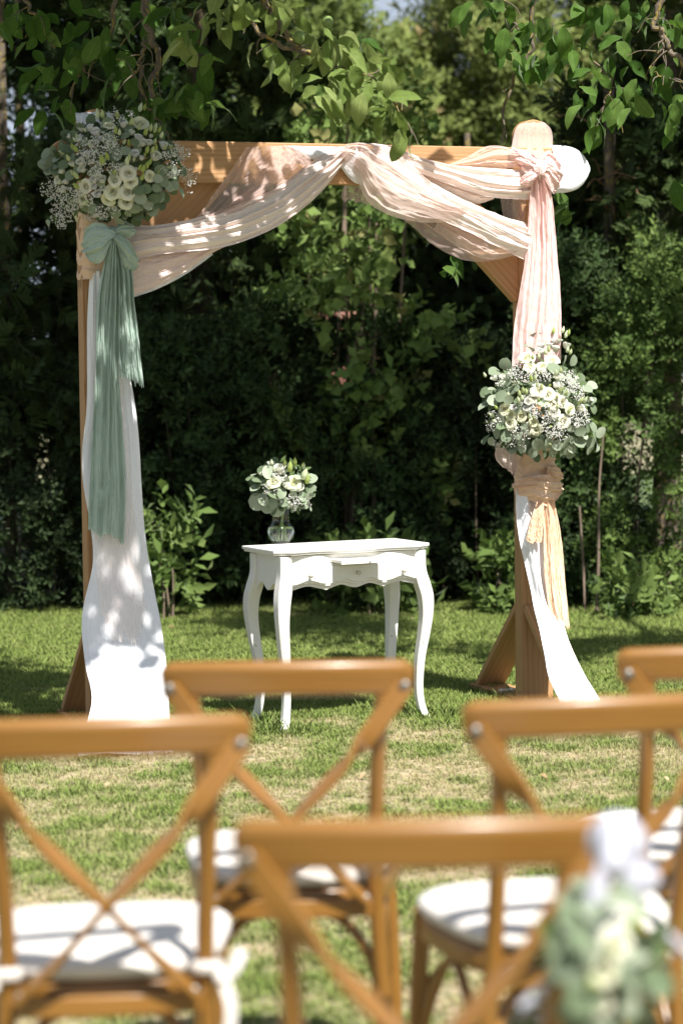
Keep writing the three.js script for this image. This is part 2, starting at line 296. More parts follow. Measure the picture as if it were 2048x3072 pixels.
const egg = (t) => Math.sqrt(Math.max(0, 1 - Math.pow(2 * t - 1, 2))), cone = (t) => 0.25 + 0.75 * (1 - t) * smooth(-0.1, 0.12, t), col = (t) => smooth(-0.05, 0.1, t) * (1 - 0.5 * t * t), bush = (t) => smooth(-0.15, 0.2, t) * Math.sqrt(Math.max(0, 1 - t * t * 0.9));
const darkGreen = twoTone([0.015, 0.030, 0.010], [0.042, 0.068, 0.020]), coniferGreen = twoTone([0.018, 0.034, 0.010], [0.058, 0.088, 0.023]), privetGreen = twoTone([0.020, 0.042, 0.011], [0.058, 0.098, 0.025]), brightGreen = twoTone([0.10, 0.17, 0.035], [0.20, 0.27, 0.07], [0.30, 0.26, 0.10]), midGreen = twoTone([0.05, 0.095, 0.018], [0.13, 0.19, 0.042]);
{
  const tr = (h, r0, lean = 0) => [{ pts: [V(0, -0.1, 0), V(lean * 0.3, h * 0.3, 0), V(lean * 0.7, h * 0.65, 0), V(lean, h, 0)], r0, r1: r0 * 0.25 }];
  // the row of conifers at the back
  plant('conifer_tree', 'dark conifer behind the sage green drape, left end of the hedge', 'conifer', V(-2.0, 0, -14.6), 201, G.conifer[0], PM.dark, { h: 6.2, rx: 1.15, rz: 1.0, clumps: 230, per: 38, spread: 0.22, shape: cone, tint: coniferGreen, inner: 0.5 }, tr(6, 0.05));
  plant('conifer_tree', 'dense dark conifer behind the cream swag between bouquet and white table', 'conifer', V(-0.85, 0, -15.0), 202, G.conifer[1], PM.dark, { h: 6.8, rx: 1.0, rz: 0.95, clumps: 235, per: 38, spread: 0.22, shape: cone, tint: coniferGreen, inner: 0.5 }, tr(6.6, 0.11));
  plant('conifer_tree', 'very dark conifer behind the right bouquet with hardly any sun on it', 'conifer', V(0.8, 0, -15.0), 203, G.yew, PM.dark, { h: 2.45, rx: 0.9, rz: 0.9, clumps: 190, per: 36, spread: 0.2, shape: cone, tint: darkGreen, inner: 0.5 }, tr(2.8, 0.08));
  plant('conifer_tree', 'conifer with bare lower twigs at the right edge of the hedge', 'conifer', V(2.0, 0, -14.9), 204, G.conifer[1], PM.dark, { h: 6.5, rx: 0.95, rz: 0.9, clumps: 190, per: 36, spread: 0.22, shape: cone, tint: coniferGreen, from: 0.2, inner: 0.4 }, [...tr(6.4, 0.10, 0.1), { pts: [V(-0.45, -0.1, 0.5), V(-0.4, 1.2, 0.5), V(-0.38, 3.2, 0.4)], r0: 0.055, r1: 0.03 }]);
  plant('conifer_tree', 'tall conifer outside the view on the far left', 'conifer', V(-3.5, 0, -14.5), 205, G.conifer[0], PM.dark, { h: 6.5, rx: 1.2, rz: 1.1, clumps: 240, per: 22, spread: 0.25, shape: cone, tint: coniferGreen, inner: 0.5 }, tr(6, 0.11));
  plant('conifer_tree', 'conifer outside the view on the far right', 'conifer', V(3.4, 0, -15.2), 206, G.conifer[1], PM.dark, { h: 6.2, rx: 1.2, rz: 1.1, clumps: 240, per: 22, spread: 0.25, shape: cone, tint: coniferGreen, inner: 0.5 }, tr(6, 0.11));
  // tall background behind the row
  plant('willow_tree', 'pale sunlit willow rising into the sky above the beam', 'tree', V(1.95, 0, -21.5), 210, G.willow, PM.bright, { h: 7.4, rx: 1.35, rz: 1.3, clumps: 900, per: 26, spread: 0.32, size: [1.0, 1.6], shape: egg, tint: twoTone([0.18, 0.23, 0.055], [0.32, 0.37, 0.115], [0.36, 0.28, 0.13]), light: 1.1, inner: 0.3, dir: 0.1, from: 0.12 }, tr(6, 0.16, 0.3));
  plant('broadleaf_tree', 'sunlit leafy tree behind the middle of the beam, left of the sky gap', 'tree', V(-0.62, 0, -20.0), 211, G.broad, PM.bright, { h: 5.2, rx: 1.0, rz: 1.1, clumps: 560, per: 20, spread: 0.3, shape: egg, tint: twoTone([0.09, 0.135, 0.027], [0.19, 0.24, 0.06]), light: 0.9, inner: 0.3, from: 0.1 }, tr(4.4, 0.12));
  plant('broadleaf_tree', 'low sunlit tree under the sky gap behind the middle of the beam', 'tree', V(0.45, 0, -21.0), 214, G.hazel, PM.bright, { h: 4.0, rx: 1.0, rz: 0.9, clumps: 420, per: 20, spread: 0.28, shape: egg, tint: twoTone([0.15, 0.20, 0.045], [0.27, 0.31, 0.09], [0.36, 0.25, 0.13]), light: 1.1, inner: 0.3, from: 0.1 }, tr(3.4, 0.1));
  plant('broadleaf_tree', 'dark leafy tree with sky glinting through it at top left', 'tree', V(-2.4, 0, -18.5), 212, G.broad, PM.green, { h: 6.4, rx: 1.5, rz: 1.2, clumps: 330, per: 20, spread: 0.3, shape: egg, tint: privetGreen, inner: 0.2, from: 0.05 }, tr(5.6, 0.07));
  plant('broadleaf_tree', 'dark leafy tree filling the top right corner behind the branches', 'tree', V(4.0, 0, -18.0), 213, G.broad, PM.green, { h: 6.4, rx: 1.6, rz: 1.4, clumps: 300, per: 20, spread: 0.32, shape: egg, tint: privetGreen, inner: 0.2, from: 0.05 }, tr(6.4, 0.14));
  // shrubs of the hedge
  plant('hazel_bush', 'tall sunlit bush with pinkish stems under the arch', 'shrub', V(0.16, 0, -14.1), 220, G.hazel, PM.green, { h: 3.0, rx: 0.62, rz: 0.5, clumps: 52, per: 12, spread: 0.17, shape: egg, tint: brightGreen, from: 0.25, inner: 0.2 }, stemsAt(221, 7, 0.5, 2.8, 0.016, M.paleBark));
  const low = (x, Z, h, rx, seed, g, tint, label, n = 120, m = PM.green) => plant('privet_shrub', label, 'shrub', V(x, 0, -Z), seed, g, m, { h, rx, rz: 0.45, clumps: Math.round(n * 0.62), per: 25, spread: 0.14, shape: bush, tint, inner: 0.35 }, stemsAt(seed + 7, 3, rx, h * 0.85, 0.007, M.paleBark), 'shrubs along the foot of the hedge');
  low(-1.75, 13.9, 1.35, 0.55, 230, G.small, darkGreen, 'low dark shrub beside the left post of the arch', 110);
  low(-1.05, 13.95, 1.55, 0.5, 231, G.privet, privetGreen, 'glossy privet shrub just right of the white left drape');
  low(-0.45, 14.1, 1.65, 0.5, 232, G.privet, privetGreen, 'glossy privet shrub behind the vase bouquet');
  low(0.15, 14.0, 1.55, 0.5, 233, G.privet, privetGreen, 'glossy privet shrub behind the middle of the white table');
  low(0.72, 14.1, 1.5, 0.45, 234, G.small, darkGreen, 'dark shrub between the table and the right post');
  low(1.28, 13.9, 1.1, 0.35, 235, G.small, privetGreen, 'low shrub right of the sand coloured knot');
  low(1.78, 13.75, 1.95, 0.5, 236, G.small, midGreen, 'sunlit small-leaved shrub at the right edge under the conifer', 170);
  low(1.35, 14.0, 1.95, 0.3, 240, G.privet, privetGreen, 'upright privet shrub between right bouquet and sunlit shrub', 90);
  plant('young_shrub', 'young bright green shrub with broad leaves beside the white left drape', 'shrub', V(-0.97, 0, -13.2), 237, G.broad, PM.bright, { h: 0.62, rx: 0.12, rz: 0.12, clumps: 12, per: 6, spread: 0.08, shape: col, tint: brightGreen, inner: 0.1 }, stemsAt(238, 3, 0.1, 0.6, 0.007, M.paleBark));
  plant('young_shrub', 'leafy green plant at the foot of the hedge left of the right post', 'shrub', V(0.93, 0, -13.3), 239, G.broad, PM.green, { h: 0.36, rx: 0.18, rz: 0.16, clumps: 14, per: 6, spread: 0.09, shape: bush, tint: midGreen, inner: 0.1 }, stemsAt(241, 3, 0.2, 0.4, 0.008));
  plant('young_shrub', 'small bright plant on the lawn edge at the right', 'shrub', V(1.6, 0, -13.0), 242, G.broad, PM.bright, { h: 0.2, rx: 0.15, rz: 0.14, clumps: 11, per: 5, spread: 0.07, shape: bush, tint: brightGreen, inner: 0.1 }, stemsAt(243, 2, 0.1, 0.25, 0.006));
  plant('young_shrub', 'small light green plant showing between the legs of the white table', 'shrub', V(0.12, 0, -13.3), 244, G.broad, PM.bright, { h: 0.34, rx: 0.34, rz: 0.18, clumps: 20, per: 6, spread: 0.08, shape: bush, tint: midGreen, inner: 0.1 }, stemsAt(245, 2, 0.2, 0.3, 0.006));
}
{ // dead brown twigs low on the right conifer
  const t = scene.children.find((o) => o.userData.label?.startsWith('conifer with bare')), r = rngOf(333), m = std([0.26, 0.15, 0.08], { roughness: 0.9 });
  for (let i = 0; i < 46; i++) { const x = -0.75 + r() * 0.9, y = 0.9 + r() * 1.9, a = V(-0.38 + (r() - 0.5) * 0.2, y, 0.45), d = V((r() - 0.5) * 1.6, (r() - 0.65) * 0.8, 0.6 + r() * 0.5).normalize(), l = 0.2 + r() * 0.35; obj('dead_twig', tube([a, a.clone().addScaledVector(d, l * 0.5).add(V(0, 0.03, 0)), a.clone().addScaledVector(d, l).add(V(0, -0.05 * r(), 0))], (u) => 0.005 * (1 - 0.7 * u), { n: 5, steps: 6 }), m, t); }
}
{ // thin bare saplings at the right and a low reddish wall behind the shrubs
  const t = thing('sapling', 'thin bare sapling stem right of the arch', 'sapling', V(1.39, 0, -13.2));
  obj('stem', tube([V(0, -0.05, 0), V(0.012, 0.35, 0.01), V(0.018, 0.7, 0), V(0.045, 1.02, 0)], (u) => lerp(0.010, 0.004, u), { n: 6 }), M.paleBark, t);
  const s = thing('sapling', 'short thin sapling stem beside the taller bare one', 'sapling', V(1.34, 0, -13.3));
  obj('stem', tube([V(0, -0.05, 0), V(-0.012, 0.3, 0), V(-0.03, 0.6, 0)], (u) => lerp(0.009, 0.005, u), { n: 6 }), M.paleBark, s);
  const w = thing('garden_wall', 'low reddish wall half hidden behind the shrubs', 'wall', V(-0.2, 0, -16.3));
  obj('wall_face', plank(3.4, 1.68, 0.12, 0, 0.006).translate(0, 0.84, 0), std([0.20, 0.085, 0.06], { bumpMap: plainCloth, bumpScale: 0.01, roughness: 0.9 }), w);
  obj('coping', plank(3.5, 0.05, 0.2, 0, 0.008).translate(0, 1.705, 0), std([0.34, 0.16, 0.12], { roughness: 0.85 }), w);
}

// ------------------------------------------------------------------ the walnut trees overhead
const veinMap = dataTex(64, 128, (u, v) => { const a = Math.abs(u - 0.5), side = Math.abs(((v * 8 - a * 5) % 1 + 1) % 1 - 0.5), m = Math.max(1 - smooth(0.0, 0.035, a), 0.55 * (1 - smooth(0.02, 0.10, 0.5 - side))); const b = 0.62 + 0.10 * noise(u * 5, v * 7, 3); return [b + 0.30 * m, b + 0.28 * m, b + 0.16 * m]; }, true, 1, 1);
const walnutLeaves = [0, 1, 2, 3, 4, 5].map((k) => wavy(leafGeo([0.125, 0.145, 0.105, 0.13, 0.15, 0.12][k], [0.06, 0.066, 0.056, 0.068, 0.062, 0.05][k], [0.35, 0.15, 0.55, 0.25, 0.4, 0.7][k], [0.5, 1.1, -0.4, 0.75, 1.5, 0.2][k], 8, (t) => Math.pow(Math.sin(Math.PI * Math.pow(t, [0.86, 0.95, 0.78][k % 3])), 0.8)), k));
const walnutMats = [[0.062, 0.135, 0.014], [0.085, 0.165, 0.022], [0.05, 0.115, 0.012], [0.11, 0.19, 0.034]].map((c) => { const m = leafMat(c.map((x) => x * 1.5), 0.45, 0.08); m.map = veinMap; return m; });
const sunlitWalnutMats = [[0.19, 0.255, 0.065], [0.235, 0.295, 0.09], [0.15, 0.215, 0.045]].map((c) => { const m = leafMat(c.map((x) => x * 1.5), 0.4, 0.12); m.map = veinMap; return m; });  // brighter copy of the walnut leaf colours: sunlight on the near bough painted in
const walnutSpray = (() => { const gs = [], r = rngOf(5); for (let i = 0; i < 7; i++) { const s = i % 2 ? 1 : -1, t = (i + 1) / 7; gs.push(placed(walnutLeaves[i % 4], frame(V(0, 0.3 * t, 0), V(i === 6 ? 0 : s * 0.9, 0.5, (r() - 0.5) * 0.5), V((r() - 0.5) * 0.6, 0.3, 1), 0.95))); } return mergeGeometries(gs); })();
function walnutTree(label, pos, trunkPts, seed, twigs, leafSpots, canopy) {
  const t = thing('walnut_tree', label, 'tree', pos), inv = (p) => p.clone().sub(pos), r = rngOf(seed);
  obj('trunk', tube(trunkPts, (u) => lerp(0.2, 0.09, u), { n: 12 }), M.bark, t);
  for (const [pts, r0, r1] of twigs) {
    const c = new THREE.CatmullRomCurve3(pts.map((p) => inv(atZ(...p))), false, 'centripetal'), q = []; for (let i = 0; i <= 14; i++) q.push(c.getPoint(i / 14).add(rdir(r).multiplyScalar(0.55 * r0 + 0.004)));
    const br = obj('branch', tube(q, (u) => 0.78 * lerp(r0, r1, u) * (1 + 0.22 * Math.sin(u * 37) * Math.sin(u * 61)), { n: 7, steps: 44 }), M.bark, t);
    for (let i = 2; i < 14; i += 2) { const a = q[i], d = rdir(r).add(V(0, -0.4, 0)).normalize(), l = 0.05 + r() * 0.12; obj('twig', tube([a, a.clone().addScaledVector(d, l * 0.5).add(rdir(r).multiplyScalar(0.015)), a.clone().addScaledVector(d, l).add(V(0, -0.02, 0))], (u) => 0.0032 * (1 - 0.6 * u), { n: 5, steps: 6 }), M.bark, br); }
  }
  let n = 0; // hanging leaves, each its own part
  for (const [px, py, Z, count, w, h] of leafSpots) for (let i = 0; i < count && n < 300; i++, n++) {
    const p = inv(atZ(px + (r() - 0.5) * w * 2, py + (r() - 0.5) * h * 2, Z + (r() - 0.5) * 0.35));
    const along = V((r() - 0.5) * 2.0, -0.7 - r() * 0.5 + 0.8 * (r() < 0.22), (r() - 0.5) * 1.1), face = V((r() - 0.5) * 2.0, 0.5 + r() * 0.6, 0.6 + (r() - 0.5) * 1.6);
    const m = obj('leaf', walnutLeaves[Math.floor(r() * 6)], Z < 9.0 ? sunlitWalnutMats[Math.floor(r() * 3)] : walnutMats[Math.floor(r() * 4)], t); m.applyMatrix4(frame(p, along, face, 0.54 + r() * 0.54));
  }
  const mats = [], cols = [];
  for (const [cx, cy, cz, rx, ry, rz, k] of canopy) for (let i = 0; i < k; i++) {
    const d = rdir(r), q = Math.pow(r(), 0.4), p = V(cx + d.x * rx * q, cy + d.y * ry * q, cz + d.z * rz * q).sub(pos);
    mats.push(frame(p, rdir(r).add(V(0, -0.6, 0)), rdir(r).add(V(0, 1.2, 0)), 0.85 + r() * 0.5)); cols.push(rgb(mix3([0.055, 0.125, 0.016], [0.09, 0.17, 0.028], r())));
  }
  inst('crown', walnutSpray, leafMat([1, 1, 1], 0.4, 0.4), mats, cols, t);
  canopy.slice(0, 7).forEach(([cx, cy, cz]) => { const e = V(cx, cy, cz).sub(pos), s = trunkPts[trunkPts.length - 1]; obj('limb', tube([s, s.clone().lerp(e, 0.4).add(V(0, 0.5, 0)), e], (u) => lerp(0.07, 0.02, u), { n: 7 }), M.bark, t); });
  return t;
}
walnutTree('walnut tree whose leafy boughs hang over the left of the arch', V(-3.1, 0, -10.2), [V(0, -0.1, 0), V(0.1, 1.4, 0), V(0.15, 2.6, 0.1), V(0.3, 3.9, 0.2)], 301, [
  [[[420, -60, 9.2], [440, 60, 9.2], [470, 170, 9.2], [458, 285, 9.2]], 0.022, 0.012], [[[436, 120, 9.2], [418, 190, 9.2], [402, 235, 9.2]], 0.009, 0.005], [[[425, 200, 9.3], [430, 290, 9.3], [470, 350, 9.3], [505, 400, 9.3], [515, 440, 9.3]], 0.010, 0.004],
  [[[340, -40, 9.5], [330, 90, 9.5], [285, 170, 9.5], [240, 220, 9.5], [212, 300, 9.5]], 0.014, 0.006], [[[735, 40, 8.9], [790, 105, 8.9], [850, 140, 8.9], [905, 150, 8.9], [968, 192, 8.9]], 0.010, 0.012], [[[968, 192, 8.9], [860, 100, 8.9], [815, 40, 8.9], [790, -40, 8.9]], 0.012, 0.016], [[[968, 192, 8.9], [1040, 205, 8.9], [1120, 240, 8.9], [1190, 330, 8.9], [1240, 400, 8.9]], 0.006, 0.003], [[[60, -40, 9.6], [110, 60, 9.6], [160, 140, 9.6]], 0.012, 0.005]],
[
  [60, 60, 9.6, 14, 70, 70], [190, 60, 9.6, 15, 80, 70], [210, 170, 9.5, 14, 60, 50], [110, 200, 9.8, 6, 70, 60], [170, 300, 9.5, 9, 70, 40], [330, 100, 9.4, 10, 60, 60], [340, 190, 9.4, 10, 50, 40], [400, 300, 9.4, 8, 60, 40], [450, 330, 9.4, 7, 50, 30], [520, 270, 9.3, 11, 50, 50], [590, 270, 9.2, 9, 40, 45], [600, 180, 9.1, 5, 40, 40], [620, 320, 9.2, 4, 25, 20], [480, 40, 9.3, 10, 60, 50], [560, 60, 9.0, 8, 50, 45], [640, 40, 8.9, 8, 45, 45], [535, 150, 8.9, 3, 20, 30], [580, 90, 8.9, 3, 20, 30], [690, 0, 8.9, 7, 60, 25], [780, 20, 8.9, 7, 40, 25], [860, 10, 8.9, 6, 40, 25],
  [790, 150, 8.9, 4, 30, 30], [870, 190, 8.9, 6, 35, 40], [940, 130, 8.9, 6, 35, 30], [1000, 110, 8.9, 7, 40, 35], [1060, 170, 8.8, 9, 45, 40], [1000, 230, 8.8, 6, 35, 35], [1075, 250, 8.8, 8, 40, 50], [1140, 190, 8.9, 7, 40, 30], [960, 280, 8.8, 4, 20, 30], [1010, 320, 8.8, 4, 25, 25], [1130, 300, 8.8, 6, 35, 40], [1190, 350, 8.8, 3, 20, 25], [1230, 395, 8.8, 3, 20, 15], [1100, 105, 9.0, 4, 30, 20], [1360, 500, -1, 0, 0, 0]].filter((a) => a[3]),
[ // boughs above the frame: they throw the dappled shade on the left of the arch and on the hedge
  [-0.65, 3.5, -8.45, 0.55, 0.32, 0.5, 130], [-0.68, 3.6, -7.95, 0.36, 0.32, 0.42, 90], [0.0, 3.75, -7.15, 0.36, 0.3, 0.3, 42], [0.22, 3.75, -6.9, 0.2, 0.18, 0.2, 15], [0.15, 3.5, -8.6, 0.3, 0.22, 0.28, 14], [-1.5, 3.8, -8.9, 0.8, 0.45, 0.7, 170], [-0.85, 4.5, -8.7, 0.65, 0.4, 0.75, 140], [-1.6, 5.0, -9.4, 1.0, 0.5, 1.0, 200],
  [-0.5, 6.0, -10.9, 0.9, 0.5, 0.9, 270], [0.4, 6.1, -10.7, 0.8, 0.5, 0.9, 260], [0.1, 6.6, -11.9, 0.9, 0.5, 0.7, 190], [1.15, 6.0, -10.3, 0.6, 0.4, 0.5, 150], [-1.6, 6.2, -11.0, 1.2, 0.7, 1.1, 260], [1.0, 7.0, -12.3, 0.8, 0.5, 0.6, 110]]);
walnutTree('walnut tree whose leafy boughs hang in the top right corner', V(3.6, 0, -11.6), [V(0, -0.1, 0), V(-0.1, 1.5, 0), V(-0.15, 2.8, 0), V(-0.4, 4.2, 0.1)], 302, [
  [[[2000, -50, 9.9], [1960, 60, 9.9], [1985, 110, 9.9], [2010, 150, 9.9], [2060, 210, 9.9]], 0.018, 0.012], [[[1985, 110, 9.9], [1990, 145, 9.9], [1970, 165, 9.9]], 0.007, 0.003], [[[2070, 250, 9.9], [2010, 235, 9.9], [1958, 218, 9.9]], 0.006, 0.003], [[[1590, -40, 10.4], [1600, 90, 10.4], [1590, 160, 10.4], [1540, 230, 10.4], [1510, 330, 10.4], [1510, 430, 10.4]], 0.014, 0.007], [[[1480, -40, 10.2], [1510, 30, 10.2], [1560, 90, 10.2]], 0.009, 0.005], [[[1780, 180, 10.1], [1830, 240, 10.1], [1815, 300, 10.1], [1800, 340, 10.1]], 0.006, 0.003]],
[
  [1440, 20, 10.3, 7, 50, 35], [1510, 60, 10.3, 10, 50, 50], [1500, 120, 10.2, 6, 30, 40], [1600, 60, 10.3, 10, 60, 60], [1620, 180, 10.2, 11, 50, 45], [1690, 110, 10.1, 9, 45, 40], [1740, 170, 10.1, 8, 35, 45], [1760, 220, 10.0, 4, 20, 30], [1580, 190, 10.2, 6, 25, 35], [1720, 20, 10.2, 10, 70, 40], [1830, 60, 10.2, 12, 70, 55], [1920, 40, 10.1, 9, 60, 50], [1870, 100, 10.1, 6, 30, 40], [2010, 60, 10.1, 8, 45, 60], [1840, 190, 10.1, 7, 45, 35], [1860, 280, 10.0, 12, 55, 45], [1740, 280, 10.0, 7, 40, 40], [1795, 325, 10.0, 5, 30, 25], [1790, 360, 9.95, 3, 15, 20], [1980, 190, 10.0, 5, 40, 40], [2010, 330, 10.0, 8, 40, 70], [1900, 300, 10.0, 5, 35, 40], [1680, 610, 10.1, 3, 25, 20], [1720, 620, 10.1, 2, 20, 20], [1350, 780, 10.6, 5, 30, 40], [2030, 540, 10.1, 3, 20, 30]],
[
  [1.85, 6.0, -8.9, 0.55, 0.35, 0.5, 120], [2.2, 6.0, -10.6, 0.6, 0.45, 0.7, 150], [2.3, 6.6, -11.6, 0.8, 0.5, 0.6, 170], [1.75, 6.1, -10.2, 0.5, 0.35, 0.4, 70], [3.4, 6.9, -12.2, 1.0, 0.6, 0.6, 150], [2.9, 3.9, -9.3, 0.5, 0.4, 0.4, 60], [2.2, 3.7, -9.2, 0.4, 0.3, 0.3, 45], [3.0, 7.4, -13.0, 1.2, 0.6, 0.7, 150], [2.0, 7.6, -13.2, 0.8, 0.5, 0.6, 90]]);
{ // two green walnuts on the lit bough
  const wg = new THREE.SphereGeometry(0.021, 14, 10); wg.scale(1, 1.15, 1);
  [[982, 66, 'green walnut high on the lit bough near the sky gap'], [898, 112, 'green walnut lower on the lit bough among leaves']].forEach(([x, y, l]) => { const m = obj('walnut_fruit', wg, std([0.16, 0.23, 0.06], { roughness: 0.5 })); m.position.copy(atZ(x, y, 8.88)); tag(m, l, 'fruit'); });
}

// ------------------------------------------------------------------ the wooden arch
{
  const t = thing('wedding_arch', 'square wooden arch of stained planks standing on the lawn', 'arch', V(ARCH.x, 0, ARCH.z), ARCH.turn);
  const stad = (half, len0, len1, depth) => { const s = new THREE.Shape(); s.moveTo(-half, len0); s.lineTo(half, len0); s.lineTo(half, len1 - half); s.absarc(0, len1 - half, half, 0, Math.PI); s.lineTo(-half, len0); return new THREE.ExtrudeGeometry(s, { depth, bevelEnabled: true, bevelSize: 0.004, bevelThickness: 0.004, bevelSegments: 2, curveSegments: 20 }).translate(0, 0, -depth / 2); };
  for (const s of [-1, 1]) {
    const g = boxUV(stad(0.066, 0.03, 2.385, 0.062), 1); obj('post', g.translate(s * ARCH.half, 0, 0), M.archWood, t);
    obj('base_board', plank(0.14, 0.03, 1.02, 2).translate(s * ARCH.half, 0.015, 0), M.archWood, t);
    for (const f of [-1, 1]) {
      const b = plank(0.13, 0.60, 0.028, 1); b.rotateX(f * -0.83); obj('brace', b.translate(s * ARCH.half, 0.205, f * 0.262), M.archWood, t);
      const scr = new THREE.CylinderGeometry(0.006, 0.006, 0.004, 10); scr.rotateX(Math.PI / 2 + f * -0.83); if (f > 0) obj('screw', scr.translate(s * ARCH.half - 0.01, 0.335, 0.158), M.steel, t);
    }
    const d = plank(0.66, 0.165, 0.05, 0); d.rotateZ(s * -0.80); obj('corner_brace', d.translate(s * (ARCH.half - 0.252), 1.947, 0), M.archWood, t);
  }
  const bs = new THREE.Shape(); const hl = 1.105, r = 0.075; bs.moveTo(-hl + r, -r); bs.lineTo(hl - r, -r); bs.absarc(hl - r, 0, r, -Math.PI / 2, Math.PI / 2); bs.lineTo(-hl + r, r); bs.absarc(-hl + r, 0, r, Math.PI / 2, Math.PI * 1.5);
  const bg = boxUV(new THREE.ExtrudeGeometry(bs, { depth: 0.042, bevelEnabled: true, bevelSize: 0.004, bevelThickness: 0.004, bevelSegments: 2, curveSegments: 20 }), 0);
  obj('beam', bg.translate(0, 2.192, 0.04), M.archWood, t);
}

// ------------------------------------------------------------------ draped cloth
// each section runs across the cloth: [x, y, off, x, y, off] with x, y measured in the photograph and off the distance in front of the arch
function drape(secs, o = {}) {
  const { nu = 90, nv = 70, folds = 6, amp = 0.02, bulge = 0.02, fine = 0.004, seed = 1, ragged = 0, sharp = 0.7, wander = 0.05, ends = 1, place = onArch, wave = 0 } = o;
  const A = new THREE.CatmullRomCurve3(secs.map((s) => place(s[0], s[1], s[2])), false, 'centripetal'), B = new THREE.CatmullRomCurve3(secs.map((s) => place(s[3], s[4], s[5])), false, 'centripetal');
  const pos = [], uv = [], idx = []; let L = 0, last = null;
  for (let i = 0; i <= nu; i++) {
    const u = i / nu, a = A.getPoint(u), b = B.getPoint(u), mid = a.clone().lerp(b, 0.5); if (last) L += mid.distanceTo(last); last = mid;
    const tan = A.getTangent(u).add(B.getTangent(u)).normalize(), wdt = a.distanceTo(b), N = b.clone().sub(a).cross(tan).normalize(); if (N.z < 0) N.negate();
    const k = ends < 1 ? lerp(ends, 1, Math.sin(Math.PI * u)) : 1, taper = Math.min(1, wdt / 0.07);
    for (let j = 0; j <= nv; j++) {
      const v = j / nv, vv = v + wander * noise(u * 2.5 + seed, v * 2.2, seed) + 0.4 * wander * noise(u * 7, v * 5, seed + 3);
      const w_ = vv * folds + 0.55 * noise(vv * folds * 0.8, u * 1.1, seed + 20), s = Math.sin(w_ * 2 * Math.PI + seed * 1.7), f = (1.3 * Math.pow(0.5 + 0.5 * s, 1.4) - 0.7) * (0.55 + 0.95 * Math.max(-0.5, noise(v * folds * 0.8 + 3, u * 1.6, seed + 7) + 0.25));
      const f2 = 1.8 * noise(vv * folds * 4.2, u * 2.2, seed + 5) + 0.8 * noise(vv * folds * 9, u * 3.5, seed + 6);
      const d = bulge * Math.sin(Math.PI * clamp(v * 0.98 + 0.01)) + taper * k * (amp * f + amp * 0.28 * f2) + fine * (noise(v * 30, u * 9, seed + 11) + noise(v * 14, u * 22, seed + 12) * 0.7);
      const p = a.clone().lerp(b, v).addScaledVector(N, d);
      if (wave) p.addScaledVector(N, wave * noise(u * 4 + seed, v * 1.5, seed + 2));
      if (ragged && u > 0.8) p.addScaledVector(tan, ragged * smooth(0.8, 1, u) * (noise(v * 6, seed, 1) + 0.5 * noise(v * 22, seed, 2)));
      pos.push(p.x, p.y, p.z); uv.push(L, v * wdt * 1.4);
    }
  }
  for (let i = 0; i < nu; i++) for (let j = 0; j < nv; j++) { const a = i * (nv + 1) + j, b = a + nv + 1; idx.push(a, a + 1, b, a + 1, b + 1, b); }
  return geoOf(pos, idx, uv);
}
function puff(c, ax, ay, az, knot, nf, amp, seed) { // a gathered loop of cloth: folds run out from the knot
  const pos = [], idx = [], uv = [], nu = 40, nv = 72, k = knot.clone().normalize(), x = k.clone().cross(V(0, 0, 1)).normalize(), y = k.clone().cross(x);
  for (let i = 0; i <= nu; i++) for (let j = 0; j <= nv; j++) {
    const la = i / nu * Math.PI, lo = j / nv * 2 * Math.PI, cl = j === nv ? 0 : lo;
    const s = Math.sin(nf * cl + 1.2 * noise(Math.cos(cl) * 1.5, Math.sin(cl) * 1.5, la + seed)), f = 1 + amp * Math.sign(s) * Math.pow(Math.abs(s), 0.7) * Math.pow(1 - i / nu, 0.5) + 0.12 * noise(Math.cos(cl) * 2 + seed, Math.sin(cl) * 2, la * 1.5);
    const d = k.clone().multiplyScalar(Math.cos(la)).addScaledVector(x, Math.sin(la) * Math.cos(cl) * f).addScaledVector(y, Math.sin(la) * Math.sin(cl) * f);
    pos.push(c.x + d.x * ax, c.y + d.y * ay, c.z + d.z * az); uv.push(la * ay, lo * ay);
  }
  for (let i = 0; i < nu; i++) for (let j = 0; j < nv; j++) { const a = i * (nv + 1) + j, b = a + nv + 1; idx.push(a, a + 1, b, a + 1, b + 1, b); }
  return geoOf(pos, idx, uv);
}
function wrap(c0, c1, w, d, seed, nf, amp, tilt) { // cloth wound round a post, folds running round it
  const rings = [], n = 56, m = 60, ax = archX, az = archN;
  for (let i = 0; i <= m; i++) {
    const u = i / m, c = c0.clone().lerp(c1, u), ring = [];
    for (let j = 0; j < n; j++) {
      const a = j / n * 2 * Math.PI, ca = Math.cos(a), sa = Math.sin(a), q = 1 / Math.pow(Math.pow(Math.abs(ca), 4) + Math.pow(Math.abs(sa), 4), 0.25);
      const h = u * nf + tilt * ca + 1.3 * noise(ca * 0.9, sa * 0.9, u * 1.6 + seed), s = Math.sin(h * 6.28), f = amp * (Math.sign(s) * Math.pow(Math.abs(s), 0.7) + 0.5 * Math.sin(h * 15.7 + 2)) + 0.004 * noise(ca * 1.5, sa * 1.5, u * 4 + seed);
      ring.push(c.clone().addScaledVector(ax, ca * (w / 2 * q + f)).addScaledVector(az, sa * (d / 2 * q + f)));
    }
    rings.push(ring);
  }
  return loft(rings);
}
const hang = (name, label, category, geo, mat) => tag(obj(name, geo, mat), label, category);
const postAt = (s, y, off = 0) => archO.clone().addScaledVector(archX, s * ARCH.half).addScaledVector(archN, off).setY(y);

